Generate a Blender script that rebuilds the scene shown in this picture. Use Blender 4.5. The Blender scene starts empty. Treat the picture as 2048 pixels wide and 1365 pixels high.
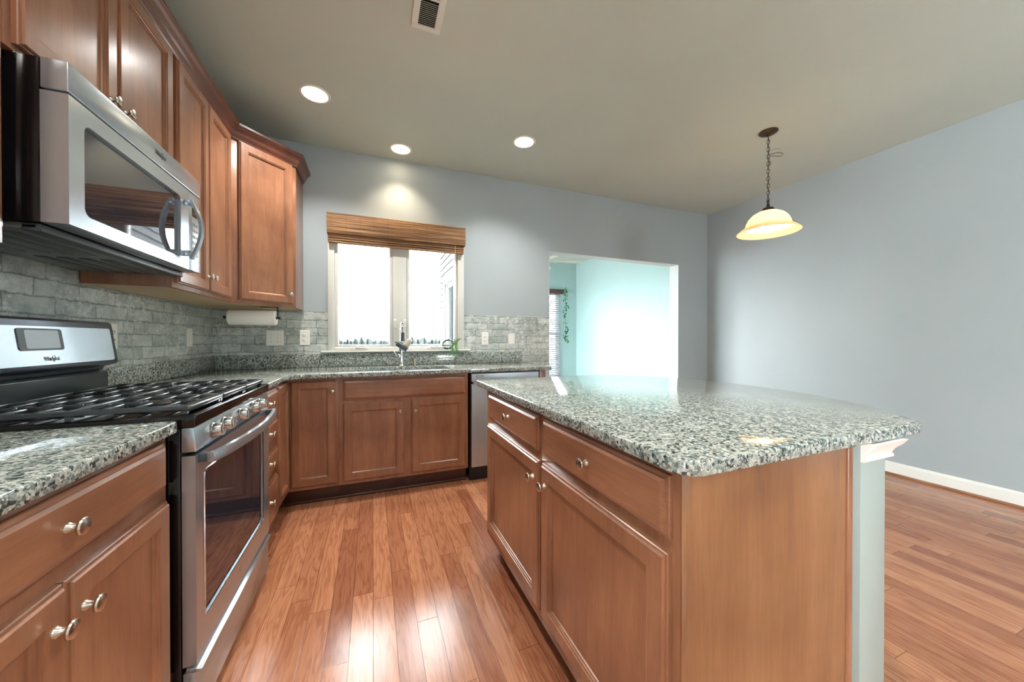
import bpy, bmesh, math, random
from mathutils import Vector, Matrix
random.seed(7)
PI = math.pi
R = math.radians
sc = bpy.context.scene
COL = sc.collection

# ------------------------------------------------------------------ camera, world, exposure
cam_d = bpy.data.cameras.new('camera'); cam = bpy.data.objects.new('camera', cam_d); COL.objects.link(cam)
cam.location = (0, 0, 1.15)
cam.rotation_euler = (R(90 - 0.325), 0, R(-21.6))
cam_d.sensor_width = 36.0; cam_d.lens = 36.0 * 704.1 / 2048.0
cam_d.clip_start = 0.02
sc.camera = cam
sc.view_settings.view_transform = 'Standard'
sc.view_settings.look = 'None'
sc.view_settings.gamma = 1
sc.view_settings.use_curve_mapping = False
sc.view_settings.exposure = 0.98
sc.cycles.max_bounces = 10
sc.cycles.diffuse_bounces = 6
sc.cycles.glossy_bounces = 5
sc.cycles.transparent_max_bounces = 16
sc.cycles.sample_clamp_indirect = 8
sc.cycles.use_denoising = True

SKY = 13.0            # overcast daylight
CAN = 58.0           # recessed lamps
PEND = 24.0          # pendant bulb
w = bpy.data.worlds.new('overcast_sky'); sc.world = w; w.use_nodes = True
bgn = w.node_tree.nodes['Background']
bgn.inputs[0].default_value = (0.93, 0.97, 1.0, 1); bgn.inputs[1].default_value = SKY

# ------------------------------------------------------------------ room dimensions (metres)
XL, XR, YB, YF, H = -1.147, 4.10, 3.366, -3.2, 2.776
OX0, OX1, OZ = 1.76, 3.595, 2.09         # opening to the sun room
WX0, WX1, WZ0, WZ1 = -0.352, 0.825, 1.05, 2.14   # kitchen window
SX0, SX1, SY1, SH = 1.22, 3.72, 5.97, 2.62      # sun room
CZ = 0.914                               # counter height
IZ = 0.920

# ------------------------------------------------------------------ materials
def nt(name):
    m = bpy.data.materials.new(name); m.use_nodes = True
    t = m.node_tree; b = t.nodes['Principled BSDF']
    return m, t, b
def lin(c):
    f = lambda v: (v/255/12.92) if v/255 <= 0.04045 else ((v/255+0.055)/1.055)**2.4
    return (f(c[0]), f(c[1]), f(c[2]), 1)
def plain(name, rgb, rough=0.5, metal=0.0, spec=0.5, coat=0.0):
    m, t, b = nt(name)
    b.inputs['Base Color'].default_value = lin(rgb); b.inputs['Roughness'].default_value = rough
    b.inputs['Metallic'].default_value = metal; b.inputs['Specular IOR Level'].default_value = spec
    b.inputs['Coat Weight'].default_value = coat
    return m
def N(t, typ, **kw):
    n = t.nodes.new(typ)
    for k, v in kw.items(): setattr(n, k, v)
    return n
def mapping(t, scale, rot=(0,0,0), loc=(0,0,0)):
    tc = N(t, 'ShaderNodeTexCoord'); mp = N(t, 'ShaderNodeMapping')
    mp.inputs['Scale'].default_value = scale; mp.inputs['Rotation'].default_value = rot; mp.inputs['Location'].default_value = loc
    t.links.new(tc.outputs['Object'], mp.inputs['Vector'])
    return mp
def noise(t, vec, scale, detail=4, rough=0.55, dist=0):
    n = N(t, 'ShaderNodeTexNoise'); n.inputs['Scale'].default_value = scale; n.inputs['Detail'].default_value = detail
    n.inputs['Roughness'].default_value = rough; n.inputs['Distortion'].default_value = dist
    if vec is not None: t.links.new(vec, n.inputs['Vector'])
    return n
def ramp(t, fac, stops, interp='LINEAR'):
    r = N(t, 'ShaderNodeValToRGB'); r.color_ramp.interpolation = interp
    e = r.color_ramp.elements
    while len(e) < len(stops): e.new(0.5)
    for i, (p, c) in enumerate(stops):
        e[i].position = p; e[i].color = lin(c) if len(c) == 3 else c
    t.links.new(fac, r.inputs['Fac'])
    return r
def bump(t, b, h, strength=0.1, dist=0.002):
    n = N(t, 'ShaderNodeBump'); n.inputs['Strength'].default_value = strength; n.inputs['Distance'].default_value = dist
    t.links.new(h, n.inputs['Height']); t.links.new(n.outputs['Normal'], b.inputs['Normal'])
def mth(t, op, a, b=None, c=None):
    n = N(t, 'ShaderNodeMath', operation=op)
    for i, v in enumerate((a, b, c)):
        if v is None: continue
        if isinstance(v, (int, float)): n.inputs[i].default_value = v
        else: t.links.new(v, n.inputs[i])
    return n.outputs[0]
def mixc(t, fac, a, b, blend='MIX'):
    n = N(t, 'ShaderNodeMix', data_type='RGBA', blend_type=blend)
    for k, v in ((0, fac), (6, a), (7, b)):
        if isinstance(v, (int, float)): n.inputs[k].default_value = v
        elif isinstance(v, tuple): n.inputs[k].default_value = lin(v) if len(v) == 3 else v
        else: t.links.new(v, n.inputs[k])
    return n.outputs[2]

def wood(name, c0, c1, c2, axis='z', rough=0.3, k=1.0):
    m, t, b = nt(name)
    s = {'z': (9*k, 9*k, 0.8*k), 'y': (9*k, 0.8*k, 9*k), 'x': (0.8*k, 9*k, 9*k)}[axis]
    mp = mapping(t, s)
    n1 = noise(t, mp.outputs[0], 1.6, 5, 0.6, 0.6)
    mp2 = mapping(t, tuple(v*9 for v in s))
    n2 = noise(t, mp2.outputs[0], 1.5, 4, 0.7, 0.2)
    mp3 = mapping(t, (1.7, 1.7, 1.7))
    n3 = noise(t, mp3.outputs[0], 2.2, 3, 0.5)
    r = ramp(t, n1.outputs[0], [(0.28, c0), (0.5, c1), (0.74, c2)])
    r2 = ramp(t, n2.outputs[0], [(0.32, (226,224,222)), (0.6, (255,255,255))])
    r3 = ramp(t, n3.outputs[0], [(0.3, (205,198,196)), (0.65, (255,255,255))])
    c = mixc(t, 0.7, r.outputs[0], r2.outputs[0], 'MULTIPLY')
    c = mixc(t, 0.8, c, r3.outputs[0], 'MULTIPLY')
    t.links.new(c, b.inputs['Base Color'])
    b.inputs['Roughness'].default_value = rough
    b.inputs['Specular IOR Level'].default_value = 0.5
    b.inputs['Coat Weight'].default_value = 0.45; b.inputs['Coat Roughness'].default_value = 0.2
    bump(t, b, n2.outputs[0], 0.06, 0.001)
    return m
WA, WB, WC = (142,96,70), (160,110,80), (174,124,92)
wood_v = wood('cabinet_wood_vertical', WA, WB, WC, 'z')
wood_y = wood('cabinet_wood_along_y', WA, WB, WC, 'y')
wood_x = wood('cabinet_wood_along_x', WA, WB, WC, 'x')
wood_end = wood('cabinet_end_panel_wood', (138,94,62), (156,110,74), (170,124,86), 'z', 0.3, 0.8)
wood_dark = wood('crown_wood', (84,44,30), (108,60,42), (128,76,54), 'y', 0.3)
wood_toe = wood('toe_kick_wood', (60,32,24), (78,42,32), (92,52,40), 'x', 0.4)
wood_under = plain('cabinet_underside_maple', (196,172,138), 0.6)

def granite():
    m, t, b = nt('speckled_granite')
    mp = mapping(t, (1,1,1))
    nw = noise(t, mp.outputs[0], 60, 3, 0.6)
    warp = N(t, 'ShaderNodeMixRGB'); warp.blend_type = 'ADD'; warp.inputs[0].default_value = 0.009
    t.links.new(mp.outputs[0], warp.inputs[1]); t.links.new(nw.outputs['Color'], warp.inputs[2])
    v = N(t, 'ShaderNodeTexVoronoi'); v.inputs['Scale'].default_value = 150; t.links.new(warp.outputs[0], v.inputs['Vector'])
    ve = N(t, 'ShaderNodeTexVoronoi', feature='DISTANCE_TO_EDGE'); ve.inputs['Scale'].default_value = 150; t.links.new(warp.outputs[0], ve.inputs['Vector'])
    sep = N(t, 'ShaderNodeSeparateColor'); t.links.new(v.outputs['Color'], sep.inputs[0])
    cells = ramp(t, sep.outputs[0], [(0.0, (58,68,70)), (0.10, (84,95,95)), (0.20, (126,138,134)), (0.45, (158,168,162)), (0.70, (186,192,184)), (0.92, (206,208,198))], 'LINEAR')
    edge = ramp(t, ve.outputs[0], [(0.0, (54,62,62)), (0.10, (255,255,255))])
    big = noise(t, mp.outputs[0], 34, 4, 0.7)
    mask = ramp(t, big.outputs[0], [(0.48, (0,0,0)), (0.60, (255,255,255))])
    dark = mixc(t, 1.0, cells.outputs[0], edge.outputs[0], 'MULTIPLY')
    c = mixc(t, mask.outputs[0], cells.outputs[0], dark)
    fine = noise(t, mp.outputs[0], 420, 2, 0.6)
    fr = ramp(t, fine.outputs[0], [(0.35, (110,116,112)), (0.55, (255,255,255))])
    c = mixc(t, 0.55, c, fr.outputs[0], 'MULTIPLY')
    blot = noise(t, mp.outputs[0], 120, 3, 0.55)
    br = ramp(t, blot.outputs[0], [(0.58, (255,255,255)), (0.64, (40,48,54))])
    c = mixc(t, 0.85, c, br.outputs[0], 'MULTIPLY')
    t.links.new(c, b.inputs['Base Color'])
    b.inputs['Roughness'].default_value = 0.07; b.inputs['Specular IOR Level'].default_value = 0.6
    return m
GRAN = granite()

def floor_mat():
    m, t, b = nt('oak_strip_floor')
    tc = N(t, 'ShaderNodeTexCoord'); s = N(t, 'ShaderNodeSeparateXYZ'); t.links.new(tc.outputs['Object'], s.inputs[0])
    W, L = 0.083, 0.95
    fx = mth(t, 'DIVIDE', s.outputs[0], W); row = mth(t, 'FLOOR', fx); fu = mth(t, 'FRACT', fx)
    wn = N(t, 'ShaderNodeTexWhiteNoise', noise_dimensions='1D'); t.links.new(row, wn.inputs['W'])
    off = mth(t, 'MULTIPLY', wn.outputs['Value'], 7.3)
    fy = mth(t, 'ADD', mth(t, 'DIVIDE', s.outputs[1], L), off); ci = mth(t, 'FLOOR', fy); fv = mth(t, 'FRACT', fy)
    # split half of the boards in two so the lengths vary
    cb = N(t, 'ShaderNodeCombineXYZ'); t.links.new(row, cb.inputs[0]); t.links.new(ci, cb.inputs[1])
    wn2 = N(t, 'ShaderNodeTexWhiteNoise', noise_dimensions='3D'); t.links.new(cb.outputs[0], wn2.inputs['Vector'])
    rnd = wn2.outputs['Value']; rs = N(t, 'ShaderNodeSeparateColor'); t.links.new(wn2.outputs['Color'], rs.inputs[0])
    gx = mth(t, 'MINIMUM', fu, mth(t, 'SUBTRACT', 1.0, fu)); gy = mth(t, 'MINIMUM', fv, mth(t, 'SUBTRACT', 1.0, fv))
    gap = mth(t, 'MINIMUM', mth(t, 'MULTIPLY', gx, W), mth(t, 'MULTIPLY', gy, L))
    gr = ramp(t, mth(t, 'MULTIPLY', gap, 400), [(0.12, (74,36,24)), (0.42, (255,255,255))])
    # grain coordinates, offset for every board
    gc = N(t, 'ShaderNodeCombineXYZ')
    t.links.new(mth(t, 'ADD', mth(t, 'MULTIPLY', s.outputs[0], 16.0), mth(t, 'MULTIPLY', rnd, 60)), gc.inputs[0])
    t.links.new(mth(t, 'ADD', mth(t, 'MULTIPLY', s.outputs[1], 1.7), mth(t, 'MULTIPLY', rs.outputs[0], 40)), gc.inputs[1])
    n1 = noise(t, gc.outputs[0], 1.1, 3, 0.5, 0.4)
    rings = mth(t, 'SINE', mth(t, 'MULTIPLY', n1.outputs[0], 46.0))
    fgc = N(t, 'ShaderNodeCombineXYZ')
    t.links.new(mth(t, 'MULTIPLY', s.outputs[0], 260.0), fgc.inputs[0]); t.links.new(mth(t, 'MULTIPLY', s.outputs[1], 9.0), fgc.inputs[1]); t.links.new(rnd, fgc.inputs[2])
    n2 = noise(t, fgc.outputs[0], 1.0, 4, 0.7)
    tone = ramp(t, rnd, [(0.0, (158,102,74)), (0.3, (178,120,88)), (0.6, (188,130,96)), (1.0, (202,144,108))])
    grain = ramp(t, mth(t, 'MULTIPLY_ADD', rings, 0.5, 0.5), [(0.0, (226,212,206)), (0.35, (250,248,246)), (1.0, (255,255,255))])
    fg = ramp(t, n2.outputs[0], [(0.34, (218,206,200)), (0.58, (255,255,255))])
    c = mixc(t, 0.9, tone.outputs[0], grain.outputs[0], 'MULTIPLY')
    c = mixc(t, 0.75, c, fg.outputs[0], 'MULTIPLY')
    c = mixc(t, 1.0, c, gr.outputs[0], 'MULTIPLY')
    t.links.new(c, b.inputs['Base Color'])
    b.inputs['Roughness'].default_value = 0.2; b.inputs['Specular IOR Level'].default_value = 0.6
    wav = noise(t, gc.outputs[0], 0.35, 2, 0.5)
    h = mth(t, 'ADD', mth(t, 'MULTIPLY', gr.outputs[0], 0.5), mth(t, 'ADD', mth(t, 'MULTIPLY', n2.outputs[0], 0.12), mth(t, 'MULTIPLY', wav.outputs[0], 0.9)))
    bump(t, b, h, 0.22, 0.0022)
    return m
FLOOR = floor_mat()

def brick_mat(name, axis):
    """whitewashed brick wall paper; axis = horizontal world axis of the wall"""
    m, t, b = nt(name)
    tc = N(t, 'ShaderNodeTexCoord'); s = N(t, 'ShaderNodeSeparateXYZ'); t.links.new(tc.outputs['Object'], s.inputs[0])
    cb = N(t, 'ShaderNodeCombineXYZ'); t.links.new(s.outputs[{'x': 0, 'y': 1}[axis]], cb.inputs[0]); t.links.new(s.outputs[2], cb.inputs[1])
    nz = noise(t, cb.outputs[0], 14, 3, 0.6)
    wp = N(t, 'ShaderNodeMixRGB'); wp.blend_type = 'ADD'; wp.inputs[0].default_value = 0.024
    t.links.new(cb.outputs[0], wp.inputs[1]); t.links.new(nz.outputs['Color'], wp.inputs[2])
    bt = N(t, 'ShaderNodeTexBrick'); bt.inputs['Scale'].default_value = 1.0
    bt.inputs['Brick Width'].default_value = 0.215; bt.inputs['Row Height'].default_value = 0.066
    bt.inputs['Mortar Size'].default_value = 0.0042; bt.inputs['Mortar Smooth'].default_value = 0.6
    bt.offset_frequency = 2; bt.offset = 0.43; bt.squash = 0.8; bt.squash_frequency = 3
    bt.inputs['Color1'].default_value = lin((172,180,175)); bt.inputs['Color2'].default_value = lin((206,211,206)); bt.inputs['Mortar'].default_value = lin((146,154,149))
    t.links.new(wp.outputs[0], bt.inputs['Vector'])
    blot = noise(t, cb.outputs[0], 11, 7, 0.8)
    br = ramp(t, blot.outputs[0], [(0.36, (160,168,164)), (0.58, (255,255,255))])
    white = noise(t, cb.outputs[0], 30, 9, 0.85)
    wr = ramp(t, white.outputs[0], [(0.50, (0,0,0)), (0.58, (255,255,255))])
    patch = noise(t, cb.outputs[0], 4, 2, 0.5)
    pr = ramp(t, patch.outputs[0], [(0.40, (90,90,90)), (0.60, (245,245,245))])
    c = mixc(t, 0.8, bt.outputs['Color'], br.outputs[0], 'MULTIPLY')
    c = mixc(t, mth(t, 'MULTIPLY', wr.outputs[0], pr.outputs[0]), c, (226,232,228))
    t.links.new(c, b.inputs['Base Color']); b.inputs['Roughness'].default_value = 0.42
    h = mth(t, 'SUBTRACT', mth(t, 'MULTIPLY', white.outputs[0], 0.4), bt.outputs['Fac'])
    bump(t, b, h, 0.5, 0.004)
    return m
BRICKY = brick_mat('brick_wallpaper_left', 'y'); BRICKX = brick_mat('brick_wallpaper_back', 'x')

def paint(name, rgb, rough=0.5):
    m, t, b = nt(name)
    mp = mapping(t, (1,1,1)); n = noise(t, mp.outputs[0], 190, 3, 0.6)
    n2 = noise(t, mp.outputs[0], 1.3, 3, 0.5)
    r = ramp(t, n2.outputs[0], [(0.3, tuple(int(v*0.975) for v in rgb)), (0.7, rgb)])
    t.links.new(r.outputs[0], b.inputs['Base Color']); b.inputs['Roughness'].default_value = rough
    bump(t, b, n.outputs[0], 0.05, 0.001)
    return m
WALL = paint('grey_blue_wall_paint', (170,180,183), 0.45)
CEIL = paint('ceiling_paint', (196,206,196), 0.7)
TEAL = paint('aqua_wall_paint', (170,199,198), 0.45)
WHITE = paint('white_trim_paint', (236,236,230), 0.35)
POST = paint('pale_grey_half_wall_paint', (160,172,167), 0.45)

def steel(name, rgb=(192,202,210), rough=0.25, axis='y'):
    m, t, b = nt(name)
    s = {'y': (900, 6, 900), 'z': (900, 900, 6), 'x': (6, 900, 900)}[axis]
    mp = mapping(t, s); n = noise(t, mp.outputs[0], 1, 2, 0.5)
    r = ramp(t, n.outputs[0], [(0.3, tuple(int(v*0.95) for v in rgb)), (0.7, rgb)])
    t.links.new(r.outputs[0], b.inputs['Base Color'])
    b.inputs['Metallic'].default_value = 0.82; b.inputs['Roughness'].default_value = rough
    bump(t, b, n.outputs[0], 0.03, 0.0004)
    return m
STEEL = steel('brushed_steel'); STEELX = steel('brushed_steel_back', (190,200,208), 0.40, 'x')
NICKEL = plain('brushed_nickel', (200,192,178), 0.26, 1.0)
CHROME = plain('chrome', (226,228,230), 0.06, 1.0)
BLACK = plain('black_enamel', (10,10,12), 0.12)
BLACKM = plain('matte_black', (18,18,20), 0.4)
IRON = plain('cast_iron', (50,56,60), 0.24, 0.0, 0.8)
DGREY = plain('dark_grey_plastic', (60,66,70), 0.4)
MGREY = plain('grey_metal', (120,128,130), 0.38, 0.6)
GLASSBLK = plain('dark_oven_glass', (40,42,52), 0.03, 0.0, 0.9)
PLASTIC = plain('white_plastic', (232,230,222), 0.3)
PAPER = plain('paper_towel_white', (240,238,230), 0.9)
VINYL = plain('window_vinyl', (214,215,208), 0.35)
DARK = plain('dark_slot', (20,20,20), 0.7)
BRONZE = plain('aged_bronze', (84,72,58), 0.35, 0.85)
LEAF = plain('leaf_green', (84,138,72), 0.5)
LEAFD = plain('ivy_green', (36,104,60), 0.5)
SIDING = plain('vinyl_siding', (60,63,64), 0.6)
BROWN = plain('brown_valance', (90,62,58), 0.6)
BLINDW = plain('white_slats', (176,178,184), 0.5)

def glass_mat(name, tint=(1,1,1,1), refl=0.06, rough=0.0):
    m = bpy.data.materials.new(name); m.use_nodes = True; t = m.node_tree
    for n in list(t.nodes): t.nodes.remove(n)
    o = N(t, 'ShaderNodeOutputMaterial'); mx = N(t, 'ShaderNodeMixShader'); tr = N(t, 'ShaderNodeBsdfTransparent'); gl = N(t, 'ShaderNodeBsdfGlossy')
    tr.inputs[0].default_value = tint; gl.inputs['Roughness'].default_value = rough
    fr = N(t, 'ShaderNodeFresnel'); fr.inputs[0].default_value = 1.45
    t.links.new(mth(t, 'MULTIPLY', fr.outputs[0], refl/0.04), mx.inputs[0])
    t.links.new(tr.outputs[0], mx.inputs[1]); t.links.new(gl.outputs[0], mx.inputs[2]); t.links.new(mx.outputs[0], o.inputs[0])
    return m
PANE = glass_mat('window_glass', (0.96,0.98,0.98,1), 0.04)
BULBGL = glass_mat('blown_glass', (0.90,0.95,0.94,1), 0.12)
CLEARPL = glass_mat('clear_plastic', (0.72,0.70,0.64,1), 0.10, 0.1)

def emit(name, rgb, s):
    m = bpy.data.materials.new(name); m.use_nodes = True; t = m.node_tree
    for n in list(t.nodes): t.nodes.remove(n)
    o = N(t, 'ShaderNodeOutputMaterial'); e = N(t, 'ShaderNodeEmission'); e.inputs[0].default_value = rgb; e.inputs[1].default_value = s
    t.links.new(e.outputs[0], o.inputs[0]); return m
LAMPC = emit('cool_lamp', (1.0, 0.98, 0.94, 1), 6.0)
LAMPW = emit('warm_lamp', (1.0, 0.82, 0.55, 1), 12.0)
BULB = emit('pendant_bulb', (1.0, 0.86, 0.60, 1), PEND)
DISP = emit('range_display', (0.75, 0.9, 0.95, 1), 0.25)

def shade_mat():
    m, t, b = nt('frosted_glass_shade')
    b.inputs['Base Color'].default_value = lin((250,238,212)); b.inputs['Roughness'].default_value = 0.35
    tl = N(t, 'ShaderNodeBsdfTranslucent'); tl.inputs[0].default_value = lin((255,236,200))
    mx = N(t, 'ShaderNodeMixShader'); mx.inputs[0].default_value = 0.55
    o = t.nodes['Material Output']; t.links.new(b.outputs[0], mx.inputs[1]); t.links.new(tl.outputs[0], mx.inputs[2]); t.links.new(mx.outputs[0], o.inputs[0])
    return m
SHADE = shade_mat()

def bamboo_mat():
    m, t, b = nt('woven_bamboo')
    mp = mapping(t, (1.6, 30, 150)); n = noise(t, mp.outputs[0], 1.0, 4, 0.7)
    r = ramp(t, n.outputs[0], [(0.34, (60,40,26)), (0.45, (116,80,50)), (0.54, (158,116,76)), (0.66, (200,164,118))])
    mp2 = mapping(t, (1, 1, 1)); s = N(t, 'ShaderNodeSeparateXYZ'); t.links.new(mp2.outputs[0], s.inputs[0])
    rows = mth(t, 'FRACT', mth(t, 'MULTIPLY', s.outputs[2], 28.0))
    rr = ramp(t, rows, [(0.0, (40,26,18)), (0.10, (60,40,28)), (0.17, (255,255,255)), (0.9, (255,255,255))])
    dash = mth(t, 'FRACT', mth(t, 'MULTIPLY', s.outputs[0], 150.0))
    dr = ramp(t, dash, [(0.45, (140,140,140)), (0.55, (255,255,255))])
    c = mixc(t, 0.85, r.outputs[0], mixc(t, 0.6, rr.outputs[0], dr.outputs[0], 'SCREEN'), 'MULTIPLY')
    st = mth(t, 'FRACT', mth(t, 'MULTIPLY', s.outputs[0], 9.0))
    sr = ramp(t, st, [(0.0, (190,180,170)), (0.04, (255,255,255))])
    c = mixc(t, 0.7, c, sr.outputs[0], 'MULTIPLY')
    t.links.new(c, b.inputs['Base Color']); b.inputs['Roughness'].default_value = 0.7
    bump(t, b, rows, 0.5, 0.003)
    return m
BAMBOO = bamboo_mat()

# ------------------------------------------------------------------ mesh helpers
def new(): return bmesh.new()
def box(bm, x0, y0, z0, x1, y1, z1, bev=0.0, seg=2):
    x0, x1 = min(x0,x1), max(x0,x1); y0, y1 = min(y0,y1), max(y0,y1); z0, z1 = min(z0,z1), max(z0,z1)
    m = Matrix.Translation(((x0+x1)/2, (y0+y1)/2, (z0+z1)/2)) @ Matrix.Diagonal((x1-x0, y1-y0, z1-z0, 1))
    g = bmesh.ops.create_cube(bm, size=1, matrix=m)
    if bev > 0:
        es = list({e for v in g['verts'] for e in v.link_edges})
        bmesh.ops.bevel(bm, geom=es, offset=min(bev, 0.45*min(x1-x0, y1-y0, z1-z0)), segments=seg, profile=0.5, affect='EDGES')
def prism(bm, polys, d, vec, bev=0.0, seg=2):
    """polys: list of vertex-loops (3D) in one plane, sharing corners; extruded by vec*d"""
    cache = {}
    def gv(p):
        k = tuple(round(c, 5) for c in p)
        if k not in cache: cache[k] = bm.verts.new(p)
        return cache[k]
    fs = [bm.faces.new([gv(p) for p in pl]) for pl in polys]
    r = bmesh.ops.extrude_face_region(bm, geom=fs, use_keep_orig=True)
    vs = [v for v in r['geom'] if isinstance(v, bmesh.types.BMVert)]
    bmesh.ops.translate(bm, verts=vs, vec=Vector(vec)*d)
    allv = set(vs) | set(cache.values())
    faces = {f for v in allv for f in v.link_faces}
    bmesh.ops.recalc_face_normals(bm, faces=list(faces))
    if bev > 0:
        es = [e for e in {e for v in allv for e in v.link_edges} if len(e.link_faces) == 2 and e.calc_face_angle(0) > R(40)]
        bmesh.ops.bevel(bm, geom=es, offset=bev, segments=seg, profile=0.5, affect='EDGES')
def frame_of(axis):
    a = Vector(axis).normalized()
    h = Vector((0,0,1)) if abs(a.z) < 0.9 else Vector((1,0,0))
    u = h.cross(a).normalized(); v = a.cross(u)
    return u, v, a
def lathe(bm, prof, o, axis=(0,0,1), seg=24, cap0=True, cap1=True):
    """prof: list of (radius, distance along the axis)"""
    u, v, a = frame_of(axis); o = Vector(o); rings = []
    for r, d in prof:
        rings.append([bm.verts.new(o + a*d + (u*math.cos(2*PI*i/seg) + v*math.sin(2*PI*i/seg))*max(r, 1e-5)) for i in range(seg)])
    fs = []
    for A, B in zip(rings, rings[1:]):
        for i in range(seg): fs.append(bm.faces.new((A[i], A[(i+1)%seg], B[(i+1)%seg], B[i])))
    if cap0: fs.append(bm.faces.new(list(reversed(rings[0]))))
    if cap1: fs.append(bm.faces.new(rings[-1]))
    bmesh.ops.recalc_face_normals(bm, faces=fs)
    return rings
def cyl(bm, p0, p1, r, seg=16):
    p0, p1 = Vector(p0), Vector(p1); lathe(bm, [(r, 0), (r, (p1-p0).length)], p0, p1-p0, seg)
def tube(bm, pts, r, seg=10, closed=False):
    pts = [Vector(p) for p in pts]; n = len(pts); rings = []; pu = None
    for i, p in enumerate(pts):
        if closed: d = pts[(i+1)%n] - pts[i-1]
        else: d = pts[min(i+1, n-1)] - pts[max(i-1, 0)]
        d.normalize()
        if pu is None: u, v, _ = frame_of(d)
        else:
            u = (pu - d*pu.dot(d)).normalized(); v = d.cross(u)
        pu = u; rr = r[i] if isinstance(r, (list, tuple)) else r
        rings.append([bm.verts.new(p + (u*math.cos(2*PI*k/seg) + v*math.sin(2*PI*k/seg))*rr) for k in range(seg)])
    fs = []
    for i in range(n if closed else n-1):
        A, B = rings[i], rings[(i+1)%n]
        for k in range(seg): fs.append(bm.faces.new((A[k], A[(k+1)%seg], B[(k+1)%seg], B[k])))
    if not closed: fs.append(bm.faces.new(list(reversed(rings[0])))); fs.append(bm.faces.new(rings[-1]))
    bmesh.ops.recalc_face_normals(bm, faces=fs)
def ringpanel(bm, O, u, v, n, w, h, rings):
    """rectangular panel at O (lower left), profile given by (inset, height) loops; back closed"""
    O, u, v, n = Vector(O), Vector(u), Vector(v), Vector(n); L = []
    for ins, ht in rings:
        L.append([bm.verts.new(O + u*a + v*b + n*ht) for a, b in ((ins, ins), (w-ins, ins), (w-ins, h-ins), (ins, h-ins))])
    fs = [bm.faces.new(list(reversed(L[0])))]
    for A, B in zip(L, L[1:]):
        for i in range(4): fs.append(bm.faces.new((A[i], A[(i+1)%4], B[(i+1)%4], B[i])))
    fs.append(bm.faces.new(L[-1]))
    bmesh.ops.recalc_face_normals(bm, faces=fs)
def arc(c, r, a0, a1, n):
    return [(c[0] + r*math.cos(R(a0 + (a1-a0)*i/n)), c[1] + r*math.sin(R(a0 + (a1-a0)*i/n))) for i in range(n+1)]
def rrect(x0, y0, x1, y1, r, n=5):
    return arc((x1-r, y1-r), r, 0, 90, n) + arc((x0+r, y1-r), r, 90, 180, n) + arc((x0+r, y0+r), r, 180, 270, n) + arc((x1-r, y0+r), r, 270, 360, n)

# ------------------------------------------------------------------ object helpers
def wloc(o):
    p = Vector((0,0,0))
    while o is not None: p = p + o.location; o = o.parent
    return p
def obj(name, bm, mat, parent=None, smooth=True, origin=None):
    """links one mesh object; its vertices are given in world coordinates"""
    vs = [v.co for v in bm.verts]
    mn = Vector((min(v[i] for v in vs) for i in range(3))); mx = Vector((max(v[i] for v in vs) for i in range(3)))
    o3 = Vector(origin) if origin is not None else Vector(((mn.x+mx.x)/2, (mn.y+mx.y)/2, mn.z if parent is None else (mn.z+mx.z)/2))
    if mat in TEXW: o3 = wloc(parent) if parent is not None else Vector((0,0,0))
    bmesh.ops.translate(bm, verts=bm.verts[:], vec=-o3)
    me = bpy.data.meshes.new(name)
    if smooth:
        for f in bm.faces: f.smooth = True
    bm.to_mesh(me); bm.free()
    if smooth: me.set_sharp_from_angle(angle=R(32))
    me.materials.append(mat)
    o = bpy.data.objects.new(name, me); COL.objects.link(o)
    if parent is not None: o.parent = parent; o.location = o3 - wloc(parent)
    else: o.location = o3
    return o
TEXW = {BRICKX, BRICKY, FLOOR}
def thing(name, loc, label, cat, group=None):
    o = bpy.data.objects.new(name, None); COL.objects.link(o); o.location = loc; o.empty_display_size = 0.05
    return tag(o, label, cat, group)
def tag(o, label, cat, group=None, kind=None):
    o['label'] = label; o['category'] = cat
    if group: o['group'] = group
    if kind: o['kind'] = kind
    return o
def struct(name, bm, mat, label=None, parent=None, smooth=False):
    o = obj(name, bm, mat, parent, smooth)
    if parent is None:
        o['kind'] = 'structure'
        if label: o['label'] = label
    return o

KNOB_ME = None
def knob(parent, pos, n):
    """round nickel knob on a flared stem; pos = foot of the stem in world space, n = outward direction"""
    global KNOB_ME
    if KNOB_ME is None:
        bm = new()
        lathe(bm, [(0.0105,0), (0.0105,0.0015), (0.0085,0.005), (0.0066,0.010), (0.0060,0.0145), (0.0085,0.0172), (0.0150,0.0192), (0.0162,0.0225), (0.0150,0.0255), (0.010,0.0275), (0.002,0.0283)], (0,0,0), (0,0,1), 28)
        KNOB_ME = bpy.data.meshes.new('knob')
        for f in bm.faces: f.smooth = True
        bm.to_mesh(KNOB_ME); bm.free(); KNOB_ME.set_sharp_from_angle(angle=R(40)); KNOB_ME.materials.append(NICKEL)
    o = bpy.data.objects.new('knob', KNOB_ME); COL.objects.link(o); o.parent = parent
    o.location = Vector(pos) - wloc(parent)
    o.rotation_euler = Vector((0,0,1)).rotation_difference(Vector(n)).to_euler()
    return o
DT = 0.020
DOOR_P = [(0,0), (0,0.010), (0.002,0.0125), (0.0055,0.0132), (0.006,0.0165), (0.0095,0.020), (0.050,0.020), (0.0508,0.0172), (0.0565,0.0160), (0.0572,0.0125), (0.061,0.0100), (0.0625,0.0065)]
SLAB_P = [(0,0), (0,0.008), (0.002,0.0105), (0.0085,0.0120), (0.009,0.0160), (0.017,0.020)]

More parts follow.
